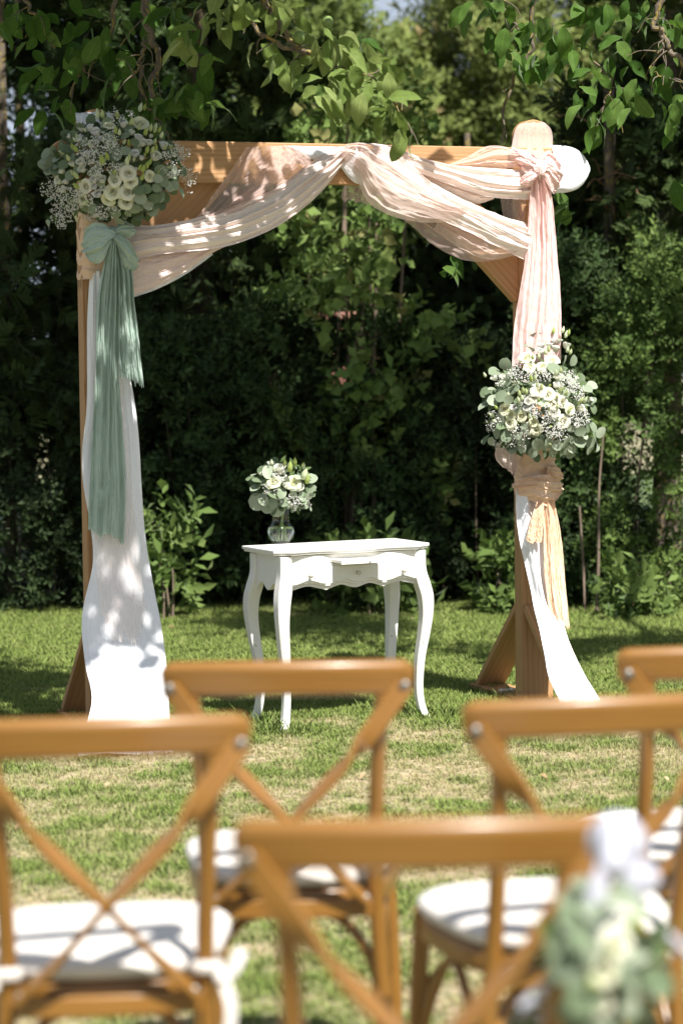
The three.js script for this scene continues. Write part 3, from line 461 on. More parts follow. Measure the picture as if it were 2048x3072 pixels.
// left post: white panel, blush veil, sand wrap, sage bow with two tails
hang('white_drape', 'long white cloth panel hanging down the left post to the grass', 'drape', drape([[270, 815, 0.06, 315, 815, 0.07], [262, 980, 0.07, 350, 980, 0.08], [260, 1230, 0.08, 392, 1140, 0.08], [248, 1360, 0.09, 415, 1300, 0.09], [252, 1460, 0.1, 426, 1480, 0.1], [270, 1580, 0.1, 438, 1620, 0.11], [276, 1690, 0.11, 460, 1750, 0.13], [246, 1850, 0.15, 482, 1860, 0.18], [256, 1980, 0.24, 499, 1970, 0.27], [277, 2090, 0.37, 506, 2070, 0.4], [255, 2190, 0.48, 513, 2190, 0.5], [235, 2270, 0.53, 520, 2270, 0.55]], { folds: 1.6, amp: 0.012, bulge: 0.03, fine: 0.003, seed: 4, nu: 140, wave: 0.03 }), M.white);
hang('blush_veil', 'sheer blush veil lying over the white panel on the left post', 'veil', drape([[285, 900, 0.12, 372, 900, 0.12], [285, 1250, 0.13, 372, 1200, 0.13], [282, 1560, 0.14, 400, 1500, 0.14], [290, 1700, 0.16, 420, 1700, 0.16], [300, 1810, 0.2, 436, 1830, 0.21], [318, 1900, 0.24, 430, 1930, 0.25]], { folds: 2.5, amp: 0.01, bulge: 0.02, seed: 9, ragged: 0.08 }), M.tullePale);
hang('sand_wrap', 'sand coloured cloth wound round the left post behind the sage bow', 'cloth wrap', wrap(postAt(-1, 2.02, 0.02), postAt(-1, 1.745, 0.02), 0.142, 0.15, 3, 4, 0.0035, 0.5), M.sand);
{
  const t = thing('sage_bow', 'sage green gauze bow with two long tails tied to the left post', 'drape'), k = onArch(338, 702, 0.22);
  const loop = (secs, seed, folds = 3.2) => obj('loop', drape(secs, { folds, amp: 0.010, bulge: 0.022, fine: 0.003, seed, nu: 90, nv: 70, wander: 0.16 }), M.sage, t);
  loop([[336, 690, 0.23, 338, 712, 0.225], [312, 672, 0.245, 326, 742, 0.245], [284, 668, 0.24, 308, 784, 0.24], [262, 684, 0.215, 284, 790, 0.215], [258, 712, 0.17, 268, 768, 0.17], [268, 690, 0.13, 284, 780, 0.13], [300, 680, 0.13, 310, 770, 0.13], [334, 694, 0.16, 336, 710, 0.16]], 71);
  loop([[340, 700, 0.23, 340, 716, 0.225], [362, 704, 0.235, 356, 752, 0.235], [386, 722, 0.23, 376, 800, 0.23], [398, 752, 0.2, 390, 815, 0.2], [402, 770, 0.16, 398, 812, 0.16], [386, 730, 0.13, 378, 790, 0.13], [345, 705, 0.16, 344, 716, 0.16]], 72);
  loop([[338, 694, 0.225, 344, 704, 0.225], [358, 668, 0.225, 364, 706, 0.23], [376, 662, 0.21, 386, 712, 0.21], [390, 676, 0.16, 392, 712, 0.16], [372, 668, 0.13, 376, 704, 0.13], [342, 694, 0.16, 344, 702, 0.16]], 73, 2.2);
  obj('knot', puff(k, 0.018, 0.03, 0.022, V(0.2, 1, 0.1), 5, 0.15, 3), M.sage, t);
  obj('tail', drape([[328, 705, 0.235, 352, 705, 0.235], [314, 780, 0.22, 352, 790, 0.22], [296, 880, 0.2, 356, 900, 0.2], [288, 1000, 0.19, 354, 1020, 0.19], [284, 1150, 0.18, 358, 1150, 0.18], [276, 1300, 0.18, 368, 1300, 0.18], [268, 1460, 0.18, 377, 1480, 0.18], [265, 1590, 0.18, 372, 1628, 0.18]], { folds: 4, amp: 0.02, bulge: 0.016, fine: 0.005, seed: 12, ragged: 0.03, nu: 150, nv: 110, ends: 0.75 }), M.sage, t);
  obj('tail', drape([[338, 715, 0.215, 362, 710, 0.215], [345, 800, 0.205, 396, 790, 0.205], [350, 900, 0.195, 406, 900, 0.2], [352, 1000, 0.19, 418, 1000, 0.2], [356, 1085, 0.19, 424, 1080, 0.21], [362, 1125, 0.19, 432, 1160, 0.22]], { folds: 3.5, amp: 0.02, bulge: 0.018, fine: 0.005, seed: 15, ragged: 0.035, nu: 110, nv: 100, ends: 0.75 }), M.sage, t);
}
hang('white_drape', 'white cloth folded over the top of the left post behind the bouquet', 'drape', drape([[228, 345, -0.05, 350, 352, -0.05], [226, 340, 0.0, 350, 344, 0.0], [228, 344, 0.055, 348, 346, 0.055], [230, 380, 0.075, 346, 380, 0.075], [232, 480, 0.085, 345, 480, 0.085]], { folds: 1.3, amp: 0.004, bulge: 0.004, seed: 6, nu: 70, nv: 40 }), M.white);

// left swag
hang('cream_swag', 'cream gauze swag rising from the left post to the middle of the beam', 'drape', drape([[372, 668, 0.09, 372, 800, 0.09], [440, 676, 0.13, 440, 772, 0.14], [540, 664, 0.14, 540, 757, 0.16], [650, 636, 0.14, 645, 746, 0.17], [740, 602, 0.14, 738, 722, 0.18], [835, 558, 0.14, 835, 678, 0.18], [918, 497, 0.13, 920, 616, 0.17], [975, 462, 0.12, 985, 552, 0.15], [1030, 440, 0.11, 1040, 478, 0.12], [1060, 436, 0.1, 1066, 446, 0.1]], { folds: 4.2, amp: 0.013, bulge: 0.03, fine: 0.005, seed: 21, nu: 150, nv: 110, wander: 0.1 }), M.cream);
hang('blush_swag', 'blush gauze swag hanging below the cream swag at the left', 'drape', drape([[385, 740, 0.08, 398, 888, 0.09], [450, 745, 0.1, 465, 862, 0.1], [530, 738, 0.11, 545, 822, 0.11], [610, 730, 0.11, 625, 766, 0.12], [690, 712, 0.11, 690, 732, 0.12]], { folds: 2.2, amp: 0.009, bulge: 0.02, fine: 0.003, seed: 24, nu: 80, nv: 60 }), M.blush);
hang('white_drape', 'white cloth edge showing under the blush swag at the left', 'drape', drape([[390, 780, 0.05, 402, 892, 0.055], [455, 780, 0.06, 470, 868, 0.06], [535, 765, 0.06, 552, 826, 0.06], [615, 745, 0.06, 640, 764, 0.07]], { folds: 1.2, amp: 0.006, bulge: 0.01, seed: 26, nu: 50, nv: 40 }), M.white);
hang('blush_veil', 'sheer blush veil over the wooden beam left of the middle', 'veil', drape([[738, 441, 0.1, 905, 437, 0.105], [700, 500, 0.105, 880, 500, 0.12], [650, 570, 0.11, 800, 570, 0.14], [600, 640, 0.12, 720, 640, 0.15], [560, 680, 0.12, 640, 690, 0.15]], { folds: 4, amp: 0.008, bulge: 0.012, seed: 28, wander: 0.12 }), M.tulle);
hang('blush_veil', 'second layer of sheer blush veil beside the white cloth on the beam', 'veil', drape([[800, 441, 0.105, 890, 437, 0.11], [770, 520, 0.12, 935, 490, 0.13], [700, 600, 0.14, 860, 560, 0.15], [620, 650, 0.14, 720, 640, 0.16]], { folds: 3, amp: 0.008, bulge: 0.012, seed: 29, wander: 0.12 }), M.tulle);
hang('white_drape', 'white cloth pulled over the top of the beam near its middle', 'drape', drape([[850, 438, 0.1, 858, 440, 0.1], [900, 438, 0.1, 925, 476, 0.1], [960, 440, 0.1, 1000, 484, 0.11], [1030, 440, 0.1, 1060, 545, 0.1], [1070, 440, 0.1, 1110, 560, 0.1]], { folds: 1.4, amp: 0.005, bulge: 0.015, seed: 31, nu: 60, nv: 40 }), M.white);

// right swags
hang('blush_veil', 'sheer sand coloured veil with a ruffled hem under the beam middle', 'veil', drape([[1050, 480, 0.0, 1130, 480, 0.0], [1040, 540, 0.01, 1125, 540, 0.02], [1024, 585, 0.02, 1120, 590, 0.03], [1030, 606, 0.03, 1122, 614, 0.04]], { folds: 4, amp: 0.012, bulge: 0.02, seed: 33, ragged: 0.02 }), M.tulleDense);
hang('cream_swag', 'upper cream gauze swag running from the beam middle to the pink knot', 'drape', drape([[1110, 430, 0.11, 1120, 470, 0.12], [1180, 440, 0.13, 1200, 490, 0.15], [1240, 466, 0.14, 1262, 520, 0.17], [1340, 494, 0.14, 1350, 552, 0.18], [1450, 503, 0.14, 1455, 588, 0.18], [1540, 508, 0.14, 1540, 597, 0.17], [1600, 505, 0.13, 1600, 600, 0.14]], { folds: 3.4, amp: 0.012, bulge: 0.03, fine: 0.004, seed: 35, nu: 120, nv: 80, wander: 0.1 }), M.cream);
hang('blush_swag', 'crinkled pale cloth filling the gap between the two right swags', 'drape', drape([[1230, 500, 0.12, 1235, 530, 0.12], [1320, 540, 0.12, 1340, 580, 0.13], [1400, 560, 0.12, 1430, 610, 0.13], [1470, 580, 0.12, 1480, 598, 0.12]], { folds: 2, amp: 0.008, bulge: 0.02, seed: 37, nu: 60, nv: 50 }), M.cream);
hang('cream_swag', 'lower cream gauze swag sweeping down to the right post', 'drape', drape([[1085, 440, 0.12, 1060, 490, 0.12], [1170, 462, 0.14, 1115, 560, 0.15], [1240, 505, 0.15, 1170, 615, 0.18], [1330, 565, 0.15, 1280, 645, 0.2], [1430, 616, 0.15, 1390, 690, 0.2], [1510, 648, 0.14, 1480, 735, 0.18], [1580, 668, 0.12, 1572, 780, 0.13]], { folds: 5, amp: 0.012, bulge: 0.03, fine: 0.004, seed: 39, nu: 140, nv: 100, wander: 0.1 }), M.cream);
hang('blush_veil', 'billowing blush tulle swag in front of the right half of the beam', 'veil', drape([[1042, 432, 0.13, 1020, 478, 0.12], [1110, 430, 0.16, 1062, 520, 0.17], [1190, 458, 0.19, 1105, 605, 0.21], [1260, 520, 0.2, 1190, 652, 0.24], [1320, 580, 0.21, 1280, 668, 0.24], [1390, 630, 0.2, 1370, 662, 0.22]], { folds: 3.4, amp: 0.014, bulge: 0.05, fine: 0.005, seed: 41, nu: 100, nv: 90, wander: 0.14 }), M.tulleDense);
hang('blush_veil', 'sheer tulle sagging below the lower right swag', 'veil', drape([[1190, 600, 0.1, 1215, 660, 0.12], [1280, 640, 0.1, 1290, 730, 0.14], [1370, 665, 0.1, 1375, 775, 0.14], [1450, 700, 0.1, 1452, 785, 0.13], [1530, 735, 0.09, 1540, 768, 0.1]], { folds: 3, amp: 0.012, bulge: 0.03, seed: 43, wander: 0.14 }), M.tulle);
hang('blush_veil', 'inner fold of sheer tulle under the lower right swag', 'veil', drape([[1300, 640, 0.14, 1300, 690, 0.15], [1380, 670, 0.14, 1390, 750, 0.16], [1460, 705, 0.14, 1460, 778, 0.15], [1540, 745, 0.12, 1545, 766, 0.12]], { folds: 3, amp: 0.01, bulge: 0.03, seed: 44, wander: 0.14 }), M.tulleDense);
hang('pink_veil', 'peach pink tulle stretched from the beam up to the pink knot', 'veil', drape([[1340, 495, 0.1, 1352, 500, 0.1], [1400, 470, 0.11, 1430, 505, 0.12], [1465, 438, 0.12, 1500, 505, 0.13], [1530, 446, 0.13, 1560, 500, 0.15], [1575, 470, 0.15, 1590, 495, 0.16]], { folds: 2.5, amp: 0.01, bulge: 0.02, seed: 45, nu: 60, nv: 50 }), M.tulleDense);
hang('white_veil', 'sheer white tulle on the right post below the knot', 'veil', drape([[1500, 590, 0.05, 1575, 590, 0.06], [1508, 640, 0.05, 1572, 650, 0.06], [1512, 665, 0.05, 1570, 680, 0.06]], { folds: 3, amp: 0.01, bulge: 0.01, seed: 46, nu: 40 }), M.tullePale);
{ // sheer cap over the rounded post top, white cap over the beam end
  hang('pink_veil', 'sheer pink tulle pulled over the rounded top of the right post', 'veil', drape([[1588, 366, -0.02, 1612, 366, -0.02], [1572, 367, 0.02, 1626, 367, 0.02], [1553, 377, 0.045, 1642, 377, 0.045], [1543, 392, 0.052, 1652, 392, 0.052], [1538, 415, 0.058, 1656, 415, 0.058], [1534, 455, 0.09, 1652, 458, 0.09], [1555, 482, 0.15, 1640, 484, 0.15]], { folds: 3.5, amp: 0.004, bulge: 0.006, fine: 0.002, seed: 47, nu: 60, nv: 60 }), M.tulleDense);
  const rings = [], R = 0.092; // the beam end wrapped in white
  for (let i = 0; i <= 22; i++) {
    const u = i / 22, x = 0.965 + u * 0.163, e = x > 1.03 ? Math.sqrt(Math.max(0.0004, 1 - ((x - 1.03) / 0.099) ** 2)) : 1, ring = [];
    for (let j = 0; j < 64; j++) { const a = j / 64 * 6.2832, q = 1 / Math.pow(Math.abs(Math.cos(a)) ** 4 + Math.abs(Math.sin(a)) ** 4, 0.25), f = 1 + 0.05 * (1 - smooth(0.2, 0.6, u)) * Math.sin(a * 13 + 2 * noise(Math.cos(a) * 2, Math.sin(a) * 2, u * 2)); ring.push(V(x, 2.188 + Math.sin(a) * R * e * Math.min(q, 1.12) * f, 0.064 + Math.cos(a) * 0.034 * q * f)); }
    rings.push(ring);
  }
  const w = hang('white_cover', 'white cloth cover tied over the rounded right end of the beam', 'cloth cover', loft(rings), M.white); w.position.set(ARCH.x, 0, ARCH.z); w.rotation.y = ARCH.turn;
}
{
  const t = thing('pink_bow', 'pink gauze knot with a long tail tied round the right end of the beam', 'drape');
  const fold = (name, secs, seed, folds = 2.6, bulge = 0.02) => obj(name, drape(secs, { folds, amp: 0.008, bulge, fine: 0.003, seed, nu: 70, nv: 56, wander: 0.18 }), M.pink, t);
  fold('loop', [[1530, 440, 0.06, 1540, 474, 0.06], [1546, 444, 0.13, 1552, 492, 0.13], [1576, 452, 0.18, 1574, 512, 0.18], [1606, 470, 0.205, 1602, 522, 0.205], [1624, 486, 0.2, 1616, 520, 0.2]], 91);
  fold('loop', [[1620, 488, 0.2, 1618, 512, 0.2], [1638, 456, 0.19, 1632, 540, 0.2], [1660, 462, 0.17, 1656, 580, 0.18], [1672, 490, 0.12, 1664, 572, 0.12], [1650, 480, 0.09, 1640, 550, 0.09]], 92, 3.2);
  fold('loop', [[1614, 505, 0.2, 1610, 524, 0.2], [1590, 512, 0.205, 1592, 556, 0.21], [1570, 526, 0.19, 1578, 562, 0.19], [1566, 534, 0.14, 1574, 554, 0.14], [1600, 515, 0.13, 1602, 530, 0.13]], 93, 2);
  fold('knot', [[1600, 484, 0.2, 1640, 490, 0.2], [1600, 500, 0.225, 1638, 504, 0.225], [1602, 518, 0.225, 1634, 520, 0.225], [1606, 530, 0.2, 1630, 532, 0.2]], 94, 2, 0.012);
  obj('tail', drape([[1596, 505, 0.2, 1622, 505, 0.2], [1588, 580, 0.17, 1652, 580, 0.17], [1582, 680, 0.15, 1664, 680, 0.16], [1573, 790, 0.15, 1673, 790, 0.16], [1556, 900, 0.15, 1680, 900, 0.16], [1540, 1000, 0.14, 1681, 1000, 0.16], [1535, 1100, 0.13, 1680, 1080, 0.15]], { folds: 5.5, amp: 0.011, bulge: 0.02, fine: 0.004, seed: 51, nu: 150, nv: 120, ends: 0.8, wander: 0.06 }), M.pink, t);
}
// right post below the bouquet
hang('sand_wrap', 'sand coloured gauze wound round the right post under the bouquet', 'cloth wrap', wrap(postAt(1, 1.12, 0.02), postAt(1, 0.87, 0.02), 0.15, 0.14, 8, 6, 0.003, 0.3), M.sand);
{
  const t = thing('sand_bow', 'sand coloured gauze knot with a short and a long tail on the right post', 'drape');
  obj('knot', drape([[1549, 1438, 0.04, 1550, 1478, 0.04], [1556, 1436, 0.09, 1566, 1492, 0.09], [1590, 1428, 0.125, 1602, 1506, 0.13], [1632, 1424, 0.135, 1637, 1519, 0.15], [1660, 1425, 0.12, 1656, 1508, 0.125], [1674, 1436, 0.08, 1670, 1490, 0.08], [1672, 1440, 0.02, 1668, 1482, 0.02]], { folds: 4.5, amp: 0.009, bulge: 0.02, fine: 0.003, seed: 81, nu: 100, nv: 90, wander: 0.2 }), M.sand, t);
  obj('loop', drape([[1640, 1398, 0.1, 1640, 1430, 0.11], [1660, 1394, 0.12, 1662, 1444, 0.12], [1674, 1404, 0.08, 1676, 1450, 0.08], [1672, 1408, 0.02, 1672, 1446, 0.02]], { folds: 2.6, amp: 0.008, bulge: 0.015, seed: 82, nu: 50, nv: 50, wander: 0.16 }), M.sand, t);
  obj('tail', drape([[1608, 1505, 0.14, 1630, 1508, 0.14], [1596, 1540, 0.15, 1628, 1545, 0.15], [1584, 1590, 0.15, 1627, 1595, 0.15], [1577, 1622, 0.15, 1625, 1626, 0.15]], { folds: 2.6, amp: 0.010, bulge: 0.014, seed: 55, ragged: 0.015, nu: 60, nv: 90 }), M.sand, t);
  obj('tail', drape([[1624, 1508, 0.135, 1660, 1490, 0.13], [1628, 1570, 0.14, 1676, 1570, 0.14], [1629, 1660, 0.14, 1688, 1660, 0.15], [1632, 1740, 0.15, 1694, 1740, 0.17], [1643, 1820, 0.18, 1702, 1820, 0.2], [1656, 1868, 0.21, 1710, 1888, 0.23]], { folds: 2.4, amp: 0.011, bulge: 0.016, seed: 57, ragged: 0.03, nu: 130, nv: 100 }), M.sand, t);
}
hang('blush_flap', 'small blush cloth end hanging left of the post under the right bouquet', 'drape', drape([[1490, 1330, 0.04, 1552, 1330, 0.04], [1482, 1370, 0.05, 1552, 1385, 0.05], [1500, 1395, 0.05, 1548, 1412, 0.05], [1520, 1412, 0.05, 1540, 1424, 0.05]], { folds: 2.5, amp: 0.01, bulge: 0.02, seed: 59, ragged: 0.02, nu: 50, nv: 50 }), M.blush);
hang('white_drape', 'long white cloth panel falling down the right post to the grass', 'drape', drape([[1546, 1455, 0.075, 1610, 1455, 0.09], [1543, 1525, 0.09, 1640, 1530, 0.1], [1553, 1610, 0.1, 1660, 1640, 0.11], [1572, 1690, 0.1, 1668, 1740, 0.12], [1595, 1790, 0.12, 1680, 1830, 0.16], [1616, 1880, 0.21, 1692, 1890, 0.25], [1632, 1960, 0.33, 1718, 1965, 0.36], [1646, 2030, 0.44, 1756, 2035, 0.48], [1680, 2110, 0.55, 1808, 2112, 0.6], [1700, 2160, 0.6, 1840, 2165, 0.66]], { folds: 1.7, amp: 0.014, bulge: 0.02, fine: 0.003, seed: 61, nu: 120, nv: 70, wave: 0.02 }), M.white);

// ------------------------------------------------------------------ flowers
function petal(len, wid, cup, lean, nu = 5, nv = 4) { // base at the origin, rises along +y, leans outwards (+z)
  const pos = [], idx = [];
  for (let i = 0; i <= nu; i++) for (let j = 0; j <= nv; j++) {
    const t = i / nu, s = j / nv * 2 - 1, w = wid * Math.pow(Math.sin(Math.PI * Math.min(0.9, 0.14 + t * 0.66)), 0.8), a = lean * t * t, r = 0.14 * len + len * t * Math.sin(a) * 0.9;
    const ang = s * w / Math.max(0.5 * len, 0.4 * len + r) * 1.1, rr = r + cup * len * Math.sin(Math.PI * t) * 0.5;
    pos.push(Math.sin(ang) * (rr + 0.12 * len), len * t * Math.cos(a * 0.8) + 0.05 * len * Math.abs(s) * -t, Math.cos(ang) * (rr + 0.12 * len) - 0.12 * len);
  }
  for (let i = 0; i < nu; i++) for (let j = 0; j < nv; j++) { const a = i * (nv + 1) + j, b = a + nv + 1; idx.push(a, a + 1, b, a + 1, b + 1, b); }
  return geoOf(pos, idx);
}
function bloom(seed, open) { // radius about 1 when open; faces +y
  const r = rngOf(seed), gs = [], layers = open > 0.6 ? [[2, 0.62, 0.22, 0.02], [3, 0.78, 0.35, 0.15], [4, 0.9, 0.6, 0.5], [5, 1.0, 0.85, 0.95], [6, 1.05, 0.95, 1.35]] : [[3, 1.05, 0.5, 0.1], [4, 1.15, 0.6, 0.25], [5, 1.2, 0.75, 0.55]];
  layers.forEach(([n, l, w, lean], k) => { for (let i = 0; i < n; i++) { const g = petal(l * (0.92 + r() * 0.16), w * 0.95, 0.45, lean * (0.85 + r() * 0.3)); g.rotateY((i / n + k * 0.13 + r() * 0.05) * 6.283); gs.push(g); } });
  return mergeGeometries(gs);
}
const bloomsOpen = [1, 2, 3].map((k) => bloom(400 + k, 1)), bloomsHalf = [1, 2, 3].map((k) => bloom(410 + k, 0.4));
const budGeo = (() => { const pts = [[0.001, 0], [0.22, 0.12], [0.36, 0.5], [0.34, 0.85], [0.2, 1.25], [0.02, 1.6]].map((a) => new THREE.Vector2(...a)), g = new THREE.LatheGeometry(new THREE.SplineCurve(pts).getPoints(12), 10), p = g.attributes.position; for (let i = 0; i < p.count; i++) { const a = Math.atan2(p.getZ(i), p.getX(i)) + p.getY(i) * 0.8, k = 1 + 0.12 * Math.sin(a * 3); p.setX(i, p.getX(i) * k); p.setZ(i, p.getZ(i) * k); } g.computeVertexNormals(); return g; })();
const slimLeaf = leafGeo(1, 0.38, 0.3, 0.5, 4);
const eucLeaf = [0, 1, 2].map((k) => leafGeo(1, [0.98, 0.85, 0.7][k], [0.12, 0.25, 0.35][k], [0.5, 0.25, 0.8][k], 7, (t) => Math.sqrt(Math.max(0, 1 - Math.pow(2 * Math.pow(t, 0.92) - 1, 2)))));
const petalMat = (c) => phys(c, { roughness: 1, transmission: 0.3, thickness: 0, specularIntensity: 0.4 });
const FM = {
  open: [[0.80, 0.79, 0.60], [0.82, 0.80, 0.66], [0.78, 0.78, 0.54]].map(petalMat), half: [[0.82, 0.81, 0.77], [0.80, 0.80, 0.70]].map(petalMat), bud: [[0.50, 0.56, 0.28], [0.62, 0.68, 0.45], [0.38, 0.46, 0.13]].map(petalMat),
  euc: [[0.225, 0.275, 0.18], [0.28, 0.33, 0.23], [0.155, 0.205, 0.115], [0.34, 0.385, 0.28]].map((c) => leafMat(c, 0.25, 0.2)), stem: std([0.11, 0.17, 0.05]), breath: std([0.66, 0.645, 0.60], { roughness: 0.9 }),
};
const floret = (() => { const gs = []; const r = rngOf(66); for (let i = 0; i < 5; i++) { const g = new THREE.IcosahedronGeometry(0.0016 + r() * 0.0009, 0); g.translate((r() - 0.5) * 0.016, (r() - 0.5) * 0.012, (r() - 0.5) * 0.016); gs.push(g); } return mergeGeometries(gs); })();
function bouquet(name, label, category, conv, C, Z, dep, R, lists, seed, fill, stemTo) {
  const r = rngOf(seed), t = thing(name, label, category, C.clone());
  const at = (zx, zy, k = 1) => { const [px, py] = conv(zx, zy), q = Math.min(1, Math.hypot((px - R.x) / R.rx, (py - R.y) / R.ry)); return atZ(px, py, Z - dep * k * Math.sqrt(Math.max(0, 1 - q * q))).sub(C); };
  const s0 = conv.k * Z / FPX; // metres per zoom pixel
  const out = (p) => V(p.x * 1.2, p.y * 1.0 + 0.05 * dep, Math.max(0.02, p.z + dep * 0.6)).normalize();
  for (const [x, y, d, kind] of lists.flowers) {
    const p = at(x, y, kind === 0 ? 1.12 : 1), n = out(p).add(rdir(r).multiplyScalar(0.28)).add(V(0, 0.25, 0.15)).normalize(), sz = d * s0;
    if (kind === 0) { const m = obj('bud', budGeo, FM.bud[Math.floor(r() * 3)], t); m.applyMatrix4(frame(p, n.clone().add(V(0, 0.8, 0)), rdir(r), sz * 1.05)); }
    else { const m = obj('rose', (kind === 2 ? bloomsOpen : bloomsHalf)[Math.floor(r() * 3)], kind === 2 ? FM.open[Math.floor(r() * 3)] : FM.half[Math.floor(r() * 2)], t); m.applyMatrix4(frame(p.addScaledVector(n, -sz * 0.35), kind === 2 ? n : n.clone().add(V(0, 0.5, 0)), rdir(r), sz * (kind === 2 ? 0.60 : 0.66))); }
  }
  let leaves = 0;
  const leaf = (p, len, wid) => { if (leaves++ > 290) return; const o = out(p), al = V(p.x, p.y, 0).normalize().multiplyScalar(0.9).add(rdir(r).multiplyScalar(0.7)).add(V(0, -0.15, 0)), m = obj('leaf', eucLeaf[wid < 0.7 ? 2 : Math.floor(r() * 2)], FM.euc[Math.floor(r() * 4)], t); const f = o.clone().add(rdir(r).multiplyScalar(0.55)).add(V(0, 0.3, 0.4)); const y = al.clone().normalize(); m.applyMatrix4(frame(p.clone().addScaledVector(y, -len * 0.5), y, f, len)); };
  for (const [x, y, d, e] of lists.leaves) leaf(at(x, y, 1.1), d * s0 * 1.2, e ?? 1);
  const big = R.rx > 150 ? 1 : 0.85, inside = (k) => { const a = r() * 6.283, q = Math.pow(r(), 0.5) * (R.q ?? 0.86), px = R.x + Math.cos(a) * q * R.rx, py = R.y + Math.sin(a) * q * R.ry * (Math.sin(a) < 0 && R.top ? R.top : 1); return atZ(px, py, Z - dep * k * Math.sqrt(Math.max(0, 1 - q * q))).sub(C); };
  for (let i = 0; i < fill * 0.4; i++) leaf(inside(0.75 + 0.3 * r()), (0.034 + r() * 0.022) * big, r());
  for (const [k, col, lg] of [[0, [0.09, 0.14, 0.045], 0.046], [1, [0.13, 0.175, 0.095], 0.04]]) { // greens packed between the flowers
    const ms = []; for (let i = 0; i < fill * 1.5; i++) { const p = inside(0.1 + 0.72 * r()), o = out(p); ms.push(frame(p, V(p.x, p.y, 0).normalize().add(rdir(r)).add(V(0, 0.2, 0.2)), o.clone().add(rdir(r).multiplyScalar(0.6)).add(V(0, 0.4, 0.3)), lg * big * (0.8 + 0.5 * r()))); }
    inst('inner_leaves', k ? eucLeaf[1] : slimLeaf, leafMat(col, 0.25, 0.12), ms, null, t);
  }
  for (let i = 0; i < (lists.extra ?? 0); i++) { // half hidden blooms and bud sprays between the large ones
    const p = inside(0.82 + 0.16 * r()), n = out(p).add(rdir(r).multiplyScalar(0.5)).add(V(0, 0.7, 0)).normalize();
    if (i % 3 === 0) { const m = obj('rose', bloomsHalf[i % 3], FM.half[i % 2], t); m.applyMatrix4(frame(p, n, rdir(r), 0.011 + r() * 0.004)); }
    else { const m = obj('bud', budGeo, FM.bud[Math.floor(r() * 3)], t); m.applyMatrix4(frame(p.add(V(0, 0.006, 0.004)), n, rdir(r), 0.012 + r() * 0.008)); }
  }
  const mats = [], hair = [];
  for (const [x, y, rx, ry] of lists.breath) {
    const c0 = at(x, y, 0.55), n = Math.round(rx * ry * s0 * s0 * 24000);
    for (let i = 0; i < n; i++) { const a = r() * 6.283, q = Math.sqrt(r()), p = at(x + Math.cos(a) * q * rx, y + Math.sin(a) * q * ry, 1.08 + (r() - 0.5) * 0.22); p.z += (r() - 0.5) * 0.02; mats.push(frame(p, rdir(r), rdir(r), 0.75 + r() * 0.5)); if (i % 6 === 0) { const e = p.clone(), b = c0.clone().lerp(p, 0.2), w = V(0.0006, 0.0004, 0); hair.push(geoOf([b.x - w.x, b.y, b.z, b.x + w.x, b.y, b.z, e.x, e.y, e.z], [0, 1, 2])); } }
  }
  inst('babys_breath', floret, FM.breath, mats, null, t);
  if (hair.length) { const h = obj('fine_stems', mergeGeometries(hair), FM.stem, t); h.userData.kind = 'stuff'; }
  if (stemTo) for (let i = 0; i < 9; i++) { const a = i * 0.7, e = stemTo.clone().sub(C).add(V(Math.cos(a) * 0.02, 0, Math.sin(a) * 0.02)); obj('stem', tube([e, e.clone().multiplyScalar(0.45).add(V(-Math.cos(a) * 0.006, 0, -Math.sin(a) * 0.006)), V(Math.cos(a) * 0.03, 0.01, Math.sin(a) * 0.03)], 0.0022, { n: 5, steps: 8 }), FM.stem, t); }
  return t;
}
const F3 = (a, kind) => a.map((x) => [...x, kind]);
